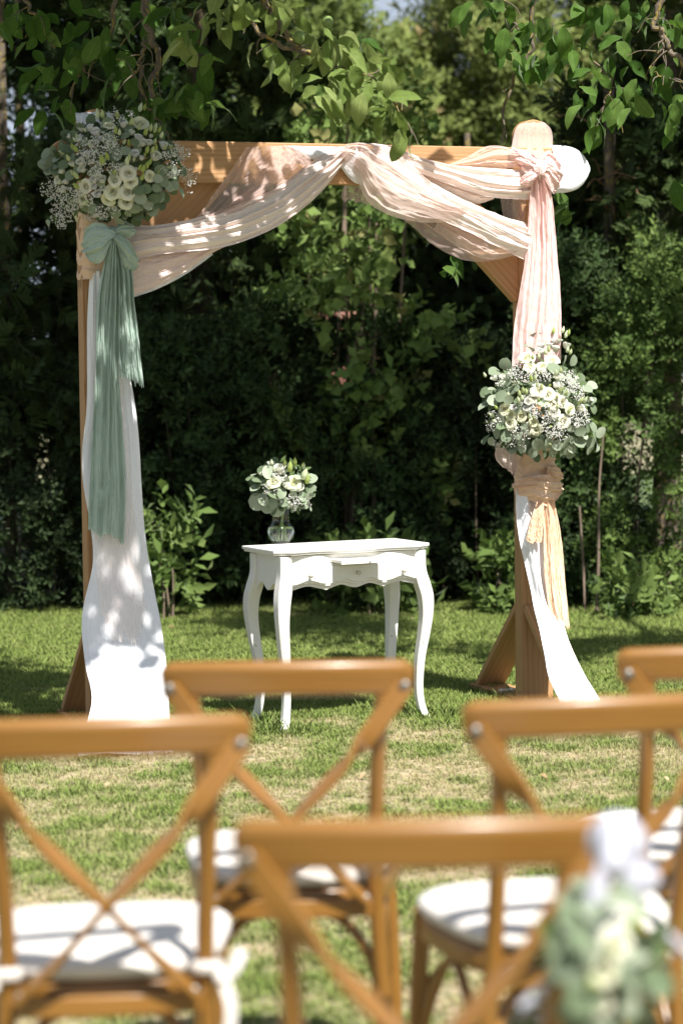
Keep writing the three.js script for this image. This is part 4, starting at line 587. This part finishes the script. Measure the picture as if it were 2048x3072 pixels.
{
  const conv = (x, y) => [80 + 0.3827 * x, 280 + 0.3827 * y]; conv.k = 0.3827;
  bouquet('flower_bouquet', 'large bouquet of white roses on the upper left corner of the arch', 'bouquet', conv, atZ(352, 505, 9.05), 9.12, 0.2, { x: 352, y: 505, rx: 205, ry: 180 }, {
    flowers: [
      ...F3([[678, 770, 110], [795, 770, 105], [785, 850, 95], [460, 730, 95], [690, 680, 85], [815, 690, 90], [800, 625, 105], [640, 830, 90], [650, 250, 80], [890, 230, 110], [440, 830, 75], [380, 965, 75], [970, 650, 75]], 2),
      ...F3([[430, 555, 75], [470, 490, 65], [415, 370, 65], [440, 610, 75], [260, 700, 80], [310, 700, 55], [530, 690, 70], [595, 690, 70], [530, 745, 62], [565, 805, 75], [850, 490, 72], [1010, 510, 95], [1075, 420, 72], [910, 400, 75], [960, 400, 62], [870, 355, 62], [825, 315, 52], [500, 280, 66], [430, 285, 62], [545, 320, 80], [360, 560, 62], [290, 770, 62], [600, 760, 48], [760, 250, 62], [280, 620, 60]], 1),
      ...F3([[405, 670, 45], [370, 640, 32], [410, 745, 45], [560, 200, 50], [600, 195, 45], [885, 145, 45], [920, 135, 32], [640, 520, 45], [605, 560, 58], [700, 320, 40], [730, 330, 34], [910, 620, 45], [940, 590, 45], [960, 560, 36], [880, 600, 36], [340, 530, 40], [400, 460, 40], [370, 440, 34], [790, 560, 45], [800, 530, 40], [970, 300, 40], [1000, 310, 36], [930, 330, 40], [1030, 310, 36], [985, 470, 40], [1010, 450, 36], [940, 470, 40], [830, 250, 40], [1050, 350, 36], [900, 680, 40]], 0)],
    leaves: [[150, 520, 95], [170, 590, 95], [205, 460, 90], [250, 510, 95], [150, 470, 85], [235, 610, 90], [200, 650, 85], [270, 470, 85], [130, 560, 80], [290, 560, 80], [300, 430, 80], [190, 520, 90], [230, 560, 80], [270, 420, 80, 0.6], [340, 640, 75], [165, 1030, 80, 0.6], [890, 820, 95], [950, 870, 90], [990, 920, 80], [1080, 700, 75], [1030, 670, 70], [1020, 740, 65], [1120, 730, 80], [1215, 780, 80], [1230, 610, 70], [850, 380, 60], [780, 450, 80], [770, 330, 70], [180, 840, 70], [730, 1010, 70], [850, 910, 80], [900, 880, 80], [1050, 800, 70], [1160, 720, 70], [1000, 830, 75], [940, 750, 75], [880, 760, 70], [700, 950, 70], [520, 900, 70], [160, 600, 60], [200, 450, 60]],
    breath: [[740, 180, 100, 60], [560, 450, 175, 105], [640, 350, 85, 55], [530, 590, 70, 75], [690, 590, 60, 40], [1170, 470, 100, 75], [1150, 590, 85, 65], [1275, 680, 45, 95], [190, 760, 65, 85], [340, 800, 85, 85], [300, 900, 100, 85], [620, 930, 120, 55], [450, 820, 75, 75], [270, 1000, 80, 55], [530, 980, 60, 45]],
    extra: 70,
  }, 601, 150);
}
{
  const conv = (x, y) => [1380 + 0.3189 * x, 960 + 0.3189 * y]; conv.k = 0.3189;
  bouquet('flower_bouquet', 'sunlit bouquet of cream roses and eucalyptus half way up the right post', 'bouquet', conv, atZ(1620, 1210, 9.65), 9.74, 0.21, { x: 1620, y: 1215, rx: 190, ry: 190, q: 0.78, top: 0.75 }, {
    flowers: [
      ...F3([[620, 355, 130], [865, 375, 110], [770, 435, 95], [650, 440, 95], [740, 665, 125], [820, 700, 115], [690, 730, 95], [870, 790, 105], [900, 735, 85], [960, 770, 95], [1035, 840, 95], [420, 840, 105], [470, 895, 90], [570, 905, 98], [465, 965, 112], [625, 1020, 100], [710, 1030, 100], [970, 950, 112], [690, 965, 75], [880, 870, 95]], 2),
      ...F3([[320, 555, 75], [400, 545, 72], [760, 250, 75], [895, 275, 82], [755, 305, 72], [1000, 245, 88], [880, 205, 55], [930, 200, 62], [840, 240, 62], [640, 790, 92], [635, 850, 82], [510, 840, 72], [910, 545, 82], [900, 625, 72], [1130, 850, 90]], 1),
      ...F3([[985, 170, 46], [1010, 150, 42], [955, 125, 42], [870, 135, 42], [680, 375, 38], [735, 365, 38], [1000, 310, 42], [1030, 330, 38], [830, 300, 42], [800, 330, 42], [670, 580, 46], [700, 570, 38], [590, 690, 50], [560, 720, 46], [620, 700, 42], [550, 780, 46], [580, 760, 42], [930, 690, 46], [980, 710, 42], [345, 840, 38], [240, 540, 36], [890, 520, 42], [940, 500, 38], [1010, 880, 42], [1120, 780, 46], [1160, 780, 46], [650, 930, 42], [690, 940, 38]], 0)],
    leaves: [[235, 800, 140], [230, 680, 95], [305, 755, 95], [385, 720, 110], [455, 755, 85], [440, 580, 110, 0.6], [320, 480, 100], [650, 250, 120, 0.6], [700, 165, 120], [800, 220, 90], [980, 410, 140], [1060, 380, 95], [1125, 1040, 105], [1120, 1140, 120], [1215, 1150, 100], [1270, 1100, 90], [1325, 1060, 100], [1225, 1225, 95], [1295, 1190, 90, 0.6], [1000, 1160, 100], [1050, 1210, 100, 0.5], [730, 1170, 115], [830, 1165, 100, 0.6], [680, 1250, 110, 0.5], [775, 1220, 100, 0.6], [240, 1120, 115], [340, 1070, 100], [440, 1090, 115], [290, 1150, 90, 0.6], [495, 1225, 85], [580, 1210, 70], [1190, 650, 100], [1240, 610, 95], [1255, 840, 80, 0.5], [1245, 755, 70, 0.5], [1030, 1260, 95], [960, 1230, 105], [780, 780, 90], [420, 420, 110], [880, 450, 120], [1250, 1000, 100], [1200, 1010, 90], [540, 1110, 90], [380, 1000, 85], [910, 1180, 90], [1000, 1230, 90], [550, 1080, 80], [1160, 1080, 90], [300, 650, 80]],
    breath: [[580, 510, 145, 85], [780, 530, 85, 65], [1020, 580, 85, 105], [1110, 680, 85, 65], [370, 590, 50, 40], [780, 880, 135, 95], [880, 1000, 125, 75], [920, 1080, 95, 45], [1120, 920, 95, 85], [310, 930, 65, 75], [300, 1020, 55, 45], [490, 1020, 50, 45], [600, 1080, 55, 55], [380, 1160, 75, 55], [490, 1130, 50, 45], [580, 1180, 40, 30], [690, 830, 55, 55]],
    extra: 60,
  }, 602, 150);
}

// ------------------------------------------------------------------ the white console table
const TABLE = { x: -0.016, z: -9.52, turn: 26.5 * Math.PI / 180, w: 0.68, d: 0.33, h: 0.70 };
{
  const t = thing('console_table', 'white painted console table with curved legs and three drawers under the arch', 'table', V(TABLE.x, 0, TABLE.z), TABLE.turn), hw = TABLE.w / 2, hd = TABLE.d / 2, top = TABLE.h;
  { // serpentine top with a moulded edge
    const s = new THREE.Shape(), pts = [[-hw, hd * 0.78], [-hw + 0.03, hd * 0.86], [-hw + 0.07, hd], [-hw + 0.13, hd * 0.93], [-0.14, hd * 0.9], [-0.05, hd * 1.02], [0.05, hd * 1.02], [0.14, hd * 0.9], [hw - 0.13, hd * 0.93], [hw - 0.07, hd], [hw - 0.03, hd * 0.86], [hw, hd * 0.78]];
    s.moveTo(-hw, -hd); s.lineTo(-hw, hd * 0.78); s.splineThru(pts.slice(1).map((p) => new THREE.Vector2(...p))); s.lineTo(hw, -hd); s.lineTo(-hw, -hd);
    for (const [inset, y, dp] of [[0, top - 0.011, 0.007], [0.006, top - 0.019, 0.005]]) { const g = new THREE.ExtrudeGeometry(s, { depth: dp, bevelEnabled: true, bevelSize: 0.003, bevelThickness: 0.003, bevelSegments: 3, curveSegments: 40, bevelOffset: -inset - 0.003 }); g.rotateX(Math.PI / 2); g.scale(1, 1, 1); g.translate(0, y + dp + 0.002 - (inset ? 0.001 : 0), 0); if (inset) obj('top_moulding', g, M.paint, t); else obj('table_top', g, M.paint, t); }
  }
  const aw = hw - 0.035, ad = hd - 0.03, ay = top - 0.026; // apron box
  const scallop = (w, h0, fn, depth) => { const s = new THREE.Shape(); s.moveTo(-w, 0); for (let i = 0; i <= 48; i++) { const u = i / 48; s.lineTo(-w + 2 * w * u, -h0 - fn(u)); } s.lineTo(w, 0); s.lineTo(-w, 0); return new THREE.ExtrudeGeometry(s, { depth, bevelEnabled: true, bevelSize: 0.0015, bevelThickness: 0.0015, bevelSegments: 2 }); };
  obj('front_apron', scallop(aw - 0.02, 0.118, (u) => { const x = (u - 0.5) * 2 * (aw - 0.02); return 0.006 + (Math.abs(x - 0.008) < 0.125 ? 0.007 * Math.cos(((x - 0.008) / 0.25) * 4 * Math.PI) : -0.007 * Math.cos(((Math.abs(x) - 0.2) / 0.16) * 2 * Math.PI)) + 0.004 * Math.exp(-(((Math.abs(x - 0.008) - 0.127) / 0.008) ** 2)); }, 0.016).translate(0, ay, ad - 0.018), M.paint, t);
  obj('back_apron', scallop(aw - 0.02, 0.118, () => 0, 0.016).translate(0, ay, -ad), M.paint, t);
  for (const s of [-1, 1]) obj('side_apron', scallop(ad - 0.02, 0.122, (u) => 0.014 * Math.cos((u - 0.5) * 4 * Math.PI), 0.016).rotateY(Math.PI / 2).translate(s * (aw - 0.008) - 0.008, ay, 0), M.paint, t);
  for (const [x, w, hgt, y0, kx] of [[-0.198, 0.079, 0.070, ay - 0.040, 0], [0.008, 0.122, 0.074, ay - 0.036, 1], [0.208, 0.076, 0.070, ay - 0.040, 0]]) {
    const z0 = ad - 0.002, wav = (u) => 0.007 * (kx ? Math.cos((u - 0.5) * 4 * Math.PI) : -Math.cos((u - 0.5) * 2 * Math.PI)), sh = (ww, dz, cut) => { const s = new THREE.Shape(); s.moveTo(-ww, -cut); for (let i = 0; i <= 40; i++) { const u = i / 40; s.lineTo(-ww + 2 * ww * u, -hgt + cut - wav(u)); } s.lineTo(ww, -cut); s.lineTo(-ww, -cut); return new THREE.ExtrudeGeometry(s, { depth: dz, bevelEnabled: true, bevelSize: 0.003, bevelThickness: 0.003, bevelSegments: 3 }); };
    const dr = obj('drawer', [sh(w, 0.009, 0).translate(x, y0, z0), sh(w - 0.011, 0.016, 0.010).translate(x, y0, z0)], M.paint, t);
    const k = new THREE.LatheGeometry([[0.001, 0.022], [0.006, 0.021], [0.0085, 0.017], [0.007, 0.012], [0.0035, 0.009], [0.004, 0.0], [0.008, -0.001]].map((a) => new THREE.Vector2(...a)), 16); k.rotateX(Math.PI / 2);
    obj('knob', k.translate(x, y0 - hgt * 0.5, z0 + 0.020), M.knob, dr);
  }
  { // the writing shelf pulled out above the middle drawer
    const sh = obj('pull_out_shelf', plank(0.2, 0.012, 0.13, 0, 0.002).translate(0, ay - 0.022, ad + 0.03), M.paint, t);
    obj('shelf_edge', plank(0.206, 0.018, 0.008, 0, 0.002).translate(0, ay - 0.023, ad + 0.099), M.paint, sh);
    obj('knob', new THREE.SphereGeometry(0.0048, 12, 8).translate(0.02, ay - 0.022, ad + 0.107), M.paint, sh);
  }
  for (const sx of [-1, 1]) for (const sz of [-1, 1]) {
    const prof = [[top - 0.026, 0, 0.048], [top - 0.10, 0.0, 0.05], [top - 0.155, 0.012, 0.056], [top - 0.21, 0.026, 0.053], [top - 0.28, 0.028, 0.046], [top - 0.36, 0.018, 0.041], [top - 0.46, 0.002, 0.035], [0.13, -0.004, 0.030], [0.06, 0.004, 0.029], [0.02, 0.018, 0.031], [0, 0.026, 0.033]];
    const cy = new THREE.SplineCurve(prof.map((p) => new THREE.Vector2(p[0], p[1]))), cs = new THREE.SplineCurve(prof.map((p) => new THREE.Vector2(p[0], p[2]))), rings = [];
    for (let i = 0; i <= 44; i++) { const a = cy.getPoint(i / 44), b = cs.getPoint(i / 44); rings.push(ringAt(V(sx * (aw - 0.012 + a.y * 0.75), a.x, sz * (ad - 0.012 + a.y * 0.75)), V(1, 0, 0), V(0, 0, -1), b.y, b.y, 0.1, 1)); }
    obj('leg', loft(rings, { crease: 0.5 }), M.paint, t);
  }
}
{ // glass vase with water, and its bouquet
  const base = atY(843, 1630, TABLE.h + 0.001), sc = base.z / -FPX, prof = [[0.001, 0.003], [0.028, 0.001], [0.034, 0.004], [0.046, 0.018], [0.0545, 0.04], [0.0515, 0.062], [0.038, 0.082], [0.034, 0.092], [0.0345, 0.12], [0.0375, 0.15], [0.0385, 0.156]];
  const t = thing('glass_vase', 'clear glass vase with a round belly on the left of the white table', 'vase', base), P = new THREE.SplineCurve(prof.map((a) => new THREE.Vector2(...a))).getPoints(60);
  
  const ribs = (g) => { const p = g.attributes.position; for (let i = 0; i < p.count; i++) { const a = Math.atan2(p.getZ(i), p.getX(i)), k = 1 + 0.012 * Math.sin(a * 26) * smooth(0.06, 0.01, Math.abs(p.getY(i) - 0.045)); p.setX(i, p.getX(i) * k); p.setZ(i, p.getZ(i) * k); } g.computeVertexNormals(); return g; };
  const glass = phys([0.97, 0.98, 0.97], { roughness: 0.02, transmission: 1, thickness: 0, ior: 1.5 }), water = phys([1, 1, 1], { roughness: 0, transmission: 1, thickness: 0.05, ior: 1.33, attenuationColor: rgb([0.86, 0.93, 0.8]), attenuationDistance: 0.2, side: THREE.FrontSide });
  obj('glass', ribs(new THREE.LatheGeometry(P, 80)), glass, t);
  const wl = P.filter((p) => p.y < 0.064 && p.y > 0.004).map((p) => new THREE.Vector2(p.x - 0.0032, p.y + 0.005)); wl.unshift(new THREE.Vector2(0.0005, wl[0].y)); wl.push(new THREE.Vector2(0.0005, wl[wl.length - 1].y));
  obj('water', new THREE.LatheGeometry(wl, 60), water, t);
  const conv = (x, y) => [680 + 0.4145 * x, 1340 + 0.4145 * y]; conv.k = 0.4145;
  const Z = -base.z, C = atZ(849, 1500, Z);
  bouquet('vase_bouquet', 'small posy of white roses and eucalyptus standing in the glass vase', 'bouquet', conv, C, Z, 0.1, { x: 849, y: 1460, rx: 100, ry: 80 }, {
    flowers: [...F3([[340, 255, 95], [490, 265, 95]], 2), ...F3([[385, 170, 85], [325, 135, 65], [520, 310, 75], [430, 290, 55]], 1), ...F3([[550, 240, 60], [455, 185, 52], [490, 140, 44], [550, 165, 30], [420, 140, 34], [575, 270, 50]], 0)],
    leaves: [[265, 125, 85, 0.6], [305, 185, 95], [220, 190, 90], [225, 240, 75], [215, 400, 110], [260, 375, 100, 0.5], [340, 345, 75], [290, 440, 80], [365, 460, 100], [615, 230, 85], [615, 305, 65], [595, 350, 65], [550, 360, 65], [545, 400, 75], [520, 215, 60], [485, 300, 65, 0.6], [450, 125, 60], [435, 240, 50], [600, 440, 50, 0.6], [550, 430, 70], [330, 410, 70], [400, 330, 85, 0.5], [205, 300, 70], [420, 400, 70], [480, 350, 60]],
    breath: [[390, 220, 60, 50], [320, 310, 50, 40], [470, 390, 70, 45], [590, 400, 25, 40], [260, 400, 30, 22], [500, 430, 30, 25]],
    extra: 14,
  }, 603, 44, base.clone().add(V(0, 0.016, 0)));
}

// ------------------------------------------------------------------ cross-back chairs, seen from behind (the chair faces -z)
function makeChair() {
  const t = thing('crossback_chair', '', 'chair');
  const bend = (x) => 0.045 - 0.9 * x * x; // plan curve of the back: the middle is nearest to the viewer
  const lean = (y) => 0.10 * (y - 0.44) / 0.44; // the back leans away from the seat
  { // top rail
    const pts = []; for (let i = 0; i <= 10; i++) { const x = -0.227 + 0.0454 * i; pts.push(V(x, 0.860 + 0.006 * (1 - (x / 0.22) ** 2), lean(0.85) + bend(x))); }
    const endR = (u) => Math.sqrt(Math.max(0.05, 1 - Math.pow(Math.max(0, Math.abs(u - 0.5) * 2 - 0.90) / 0.10, 2)));
    obj('top_rail', sweep(pts, (u) => 0.066 * (0.5 + 0.5 * endR(u)), (u) => 0.030 * (0.55 + 0.45 * endR(u)), V(0, 1, 0.26).normalize(), { steps: 40, r: 0.46, n: 6 }), M.chairWood, t);
  }
  for (const s of [-1, 1]) obj('leg', tube([V(s * 0.185, 0, -0.05), V(s * 0.172, 0.22, -0.02), V(s * 0.158, 0.45, 0.005), V(s * 0.160, 0.62, 0.05), V(s * 0.172, 0.835, lean(0.84) + bend(0.17) - 0.002)], (u) => 0.0155 - 0.003 * Math.abs(u - 0.5), { n: 14, steps: 30 }), M.chairWood, t);
  for (const s of [-1, 1]) obj('leg', tube([V(s * 0.205, 0, -0.425), V(s * 0.195, 0.25, -0.41), V(s * 0.185, 0.44, -0.395)], (u) => 0.0135 + 0.004 * u, { n: 14 }), M.chairWood, t);
  for (const s of [-1, 1]) { // the crossed bands
    const o = s * 0.004, pts = [V(s * 0.216, 0.850, lean(0.85) + bend(0.208) + 0.018), V(s * 0.13, 0.735, lean(0.73) + 0.05 + o), V(0, 0.592, lean(0.6) + 0.062 + o), V(-s * 0.075, 0.50, lean(0.5) + 0.045 + o), V(-s * 0.142, 0.43, 0.026)];
    obj('cross_band', sweep(pts, 0.037, 0.012, V(s * 0.66, 0.75, 0), { steps: 30, r: 0.35, n: 3 }), M.chairWood, t);
    const b = new THREE.SphereGeometry(0.0105, 14, 8, 0, 6.2832, 0, 1.4); b.rotateX(Math.PI / 2); b.scale(1, 1, 0.55);
    obj('bolt', b.clone().translate(s * 0.213, 0.847, lean(0.85) + bend(0.208) + 0.024), M.steel, t);
    obj('bolt', b.clone().translate(s * 0.138, 0.435, 0.032), M.steel, t);
    if (s > 0) obj('bolt', b.clone().translate(0, 0.592, lean(0.6) + 0.072), M.steel, t);
  }
  { // seat ring, cushion
    const outline = (k, y) => { const r = []; for (let i = 0; i < 48; i++) { const a = i / 48 * 6.2832, c = Math.cos(a), s = Math.sin(a), q = 1 / Math.pow(Math.abs(c) ** 3.4 + Math.abs(s) ** 3.4, 1 / 3.4), z = -0.2 + s * q * 0.205 * k, w = lerp(0.222, 0.178, smooth(-0.4, 0, z)); r.push(V(c * q * w * k, y, z)); } return r; };
    obj('seat', loft([outline(0.97, 0.405), outline(1, 0.41), outline(1, 0.44), outline(0.96, 0.446)].map((x) => x.reverse())), M.chairWood, t);
    const puffy = [[0.9, 0.448], [1.0, 0.455], [1.03, 0.466], [1.02, 0.478], [0.95, 0.487], [0.8, 0.494], [0.5, 0.498], [0.1, 0.499]].map(([k, y]) => outline(k, y).reverse());
    obj('cushion', loft(puffy), M.cushion, t);
    obj('seat_rail', sweep([V(-0.15, 0.415, 0.012), V(0, 0.415, 0.022), V(0.15, 0.415, 0.012)], 0.035, 0.016, V(0, 1, 0)), M.chairWood, t);
  }
  for (const s of [-1, 1]) {
    obj('hoop', tube([V(s * 0.165, 0.18, -0.02), V(s * 0.15, 0.30, -0.03), V(s * 0.09, 0.38, -0.05), V(0, 0.402, -0.06)], 0.010, { n: 10 }), M.chairWood, t);
    obj('hoop', tube([V(s * 0.175, 0.18, -0.03), V(s * 0.17, 0.31, -0.09), V(s * 0.175, 0.395, -0.2), V(s * 0.18, 0.30, -0.34), V(s * 0.192, 0.18, -0.41)], 0.010, { n: 10 }), M.chairWood, t);
  }
  obj('hoop', tube([V(-0.192, 0.18, -0.415), V(-0.16, 0.32, -0.40), V(0, 0.40, -0.37), V(0.16, 0.32, -0.40), V(0.192, 0.18, -0.415)], 0.010, { n: 10 }), M.chairWood, t);
  for (const s of [-1, 1]) { // the cushion ties knotted round the rear legs
    const g = new THREE.TorusGeometry(0.022, 0.007, 8, 18); g.rotateX(1.45); g.scale(1, 1.6, 1); const tie = obj('cushion_tie', [g.translate(s * 0.16, 0.468, 0.008), puff(V(s * 0.185, 0.455, 0.026), 0.016, 0.014, 0.012, V(1, 0, 0), 4, 0.15, 5)], M.cushion, t);
    const cl = (pts, w) => sweep(pts, w, 0.003, V(1, 0, 0.3), { steps: 14 });
    obj('tie_end', [cl([V(s * 0.186, 0.45, 0.03), V(s * 0.196, 0.41, 0.042), V(s * 0.19, 0.35, 0.04)], 0.022), cl([V(s * 0.186, 0.452, 0.03), V(s * 0.206, 0.475, 0.036), V(s * 0.216, 0.50, 0.03), V(s * 0.20, 0.47, 0.02)], 0.02)], M.cushion, tie);
  }
  return t;
}
const chair0 = makeChair();
const CHAIRS = [
  [854, 4.36, 0, 'brown cross-back chair standing in front of the white table'],
  [270, 3.70, 6, 'brown cross-back chair with tied white cushion at the left edge'],
  [1768, 3.86, 11, 'brown cross-back chair turned a little left, behind the flowered chair'],
  [2180, 4.52, 10, 'brown cross-back chair half cut off at the right edge, beyond the others'],
  [1258, 2.86, 1, 'brown cross-back chair nearest the viewer with white bow and flowers'],
];
CHAIRS.forEach(([px, Z, deg, label], i) => {
  const c = i ? chair0.clone() : chair0; if (i) { c.name = numbered('crossback_chair'); scene.add(c); }
  if (i && i !== 1) c.children.filter((k) => k.name === 'cushion_tie').forEach((k) => c.remove(k));
  const p = atZ(px, 1536, Z); c.position.set(p.x, 0, -Z - 0.13); c.rotation.y = deg * Math.PI / 180;
  tag(c, label, 'chair', 'cross-back chairs in rows facing the arch');
});
chair0.children.filter((k) => k.name === 'cushion_tie').forEach((k) => chair0.remove(k));
{ // white bow and posy on the nearest chair
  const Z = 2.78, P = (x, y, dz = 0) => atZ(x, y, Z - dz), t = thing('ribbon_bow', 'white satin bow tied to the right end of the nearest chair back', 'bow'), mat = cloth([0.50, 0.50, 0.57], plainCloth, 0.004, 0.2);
  obj('loop', puff(P(1850, 2525), 0.033, 0.034, 0.022, V(-0.1, -1, 0.3), 5, 0.12, 31), mat, t);
  obj('loop', puff(P(1905, 2640), 0.028, 0.022, 0.018, V(-1, 0.45, 0.3), 5, 0.12, 32), mat, t);
  obj('knot', puff(P(1838, 2585, 0.02), 0.018, 0.018, 0.016, V(0, 1, 0), 5, 0.1, 33), mat, t);
  const dr = (secs, seed) => drape(secs, { place: (x, y, o) => P(x, y, o), folds: 1.5, amp: 0.004, bulge: 0.004, fine: 0.001, seed, nu: 40, nv: 24 });
  obj('tail', dr([[1800, 2570, 0.02, 1832, 2580, 0.02], [1770, 2640, 0.03, 1820, 2650, 0.03], [1755, 2720, 0.035, 1812, 2730, 0.035], [1740, 2800, 0.04, 1785, 2810, 0.04], [1725, 2875, 0.04, 1780, 2880, 0.04]], 3), mat, t);
  obj('tail', dr([[1650, 2920, 0.01, 1665, 2935, 0.01], [1600, 2970, 0.01, 1625, 2990, 0.01], [1555, 3010, 0.01, 1565, 3035, 0.01]], 4), mat, t);
  obj('tail', dr([[1960, 2790, 0.0, 1990, 2775, 0.0], [2010, 2830, 0.0, 2030, 2812, 0.0], [2050, 2870, 0.0, 2070, 2850, 0.0]], 6), mat, t);
  const conv = (x, y) => [1500 + 0.3495 * x, 2400 + 0.3495 * y]; conv.k = 0.3495;
  bouquet('chair_posy', 'posy of eucalyptus and cream roses hanging under the bow on the nearest chair', 'bouquet', conv, P(1805, 2880), Z, 0.07, { x: 1805, y: 2880, rx: 160, ry: 220 }, {
    flowers: [...F3([[890, 1480, 210], [980, 1220, 220], [860, 1760, 170]], 2), ...F3([[1010, 1000, 150]], 1), ...F3([[1120, 1150, 130], [800, 1620, 120], [950, 1330, 120]], 0)],
    leaves: [[640, 830, 260], [620, 1000, 240], [560, 1180, 250], [560, 1420, 280], [700, 1200, 220], [1050, 820, 260], [1130, 960, 260], [1200, 1280, 220], [1120, 1480, 260], [1140, 1700, 300], [1200, 1850, 260], [640, 1700, 260], [560, 1850, 240], [700, 1560, 240], [1290, 1180, 220], [900, 1880, 260], [740, 1880, 240], [960, 900, 240], [1340, 1150, 180, 0.6], [1400, 1300, 160, 0.6], [680, 700, 200, 0.6]],
    breath: [[1000, 880, 160, 120]],
  }, 604, 8);
}
{ // small white stones lying on the base board of the right post
  const r = rngOf(77); [[1503, 2071, 'leftmost of the small white stones on the base board'], [1516, 2070, 'second small white stone from the left on the base board'], [1531, 2069, 'third small white stone from the left on the base board'], [1550, 2068, 'small white stone nearest the right post on the base board']].forEach(([x, y, l], i) => {
    const g = new THREE.IcosahedronGeometry(0.0075 + r() * 0.003, 2), p = g.attributes.position; for (let k = 0; k < p.count; k++) { const s = 1 + 0.25 * noise(p.getX(k) * 120 + i * 9, p.getY(k) * 120, p.getZ(k) * 120); p.setXYZ(k, p.getX(k) * s * 1.25, p.getY(k) * s * 0.8, p.getZ(k) * s); } g.computeVertexNormals();
    const m = obj('pebble', g, std([0.62, 0.58, 0.52], { roughness: 0.85 })); m.position.copy(atY(x, y, 0.036)); tag(m, l, 'stone', 'white stones on the base board');
  });
}
renderer.render(scene, camera);
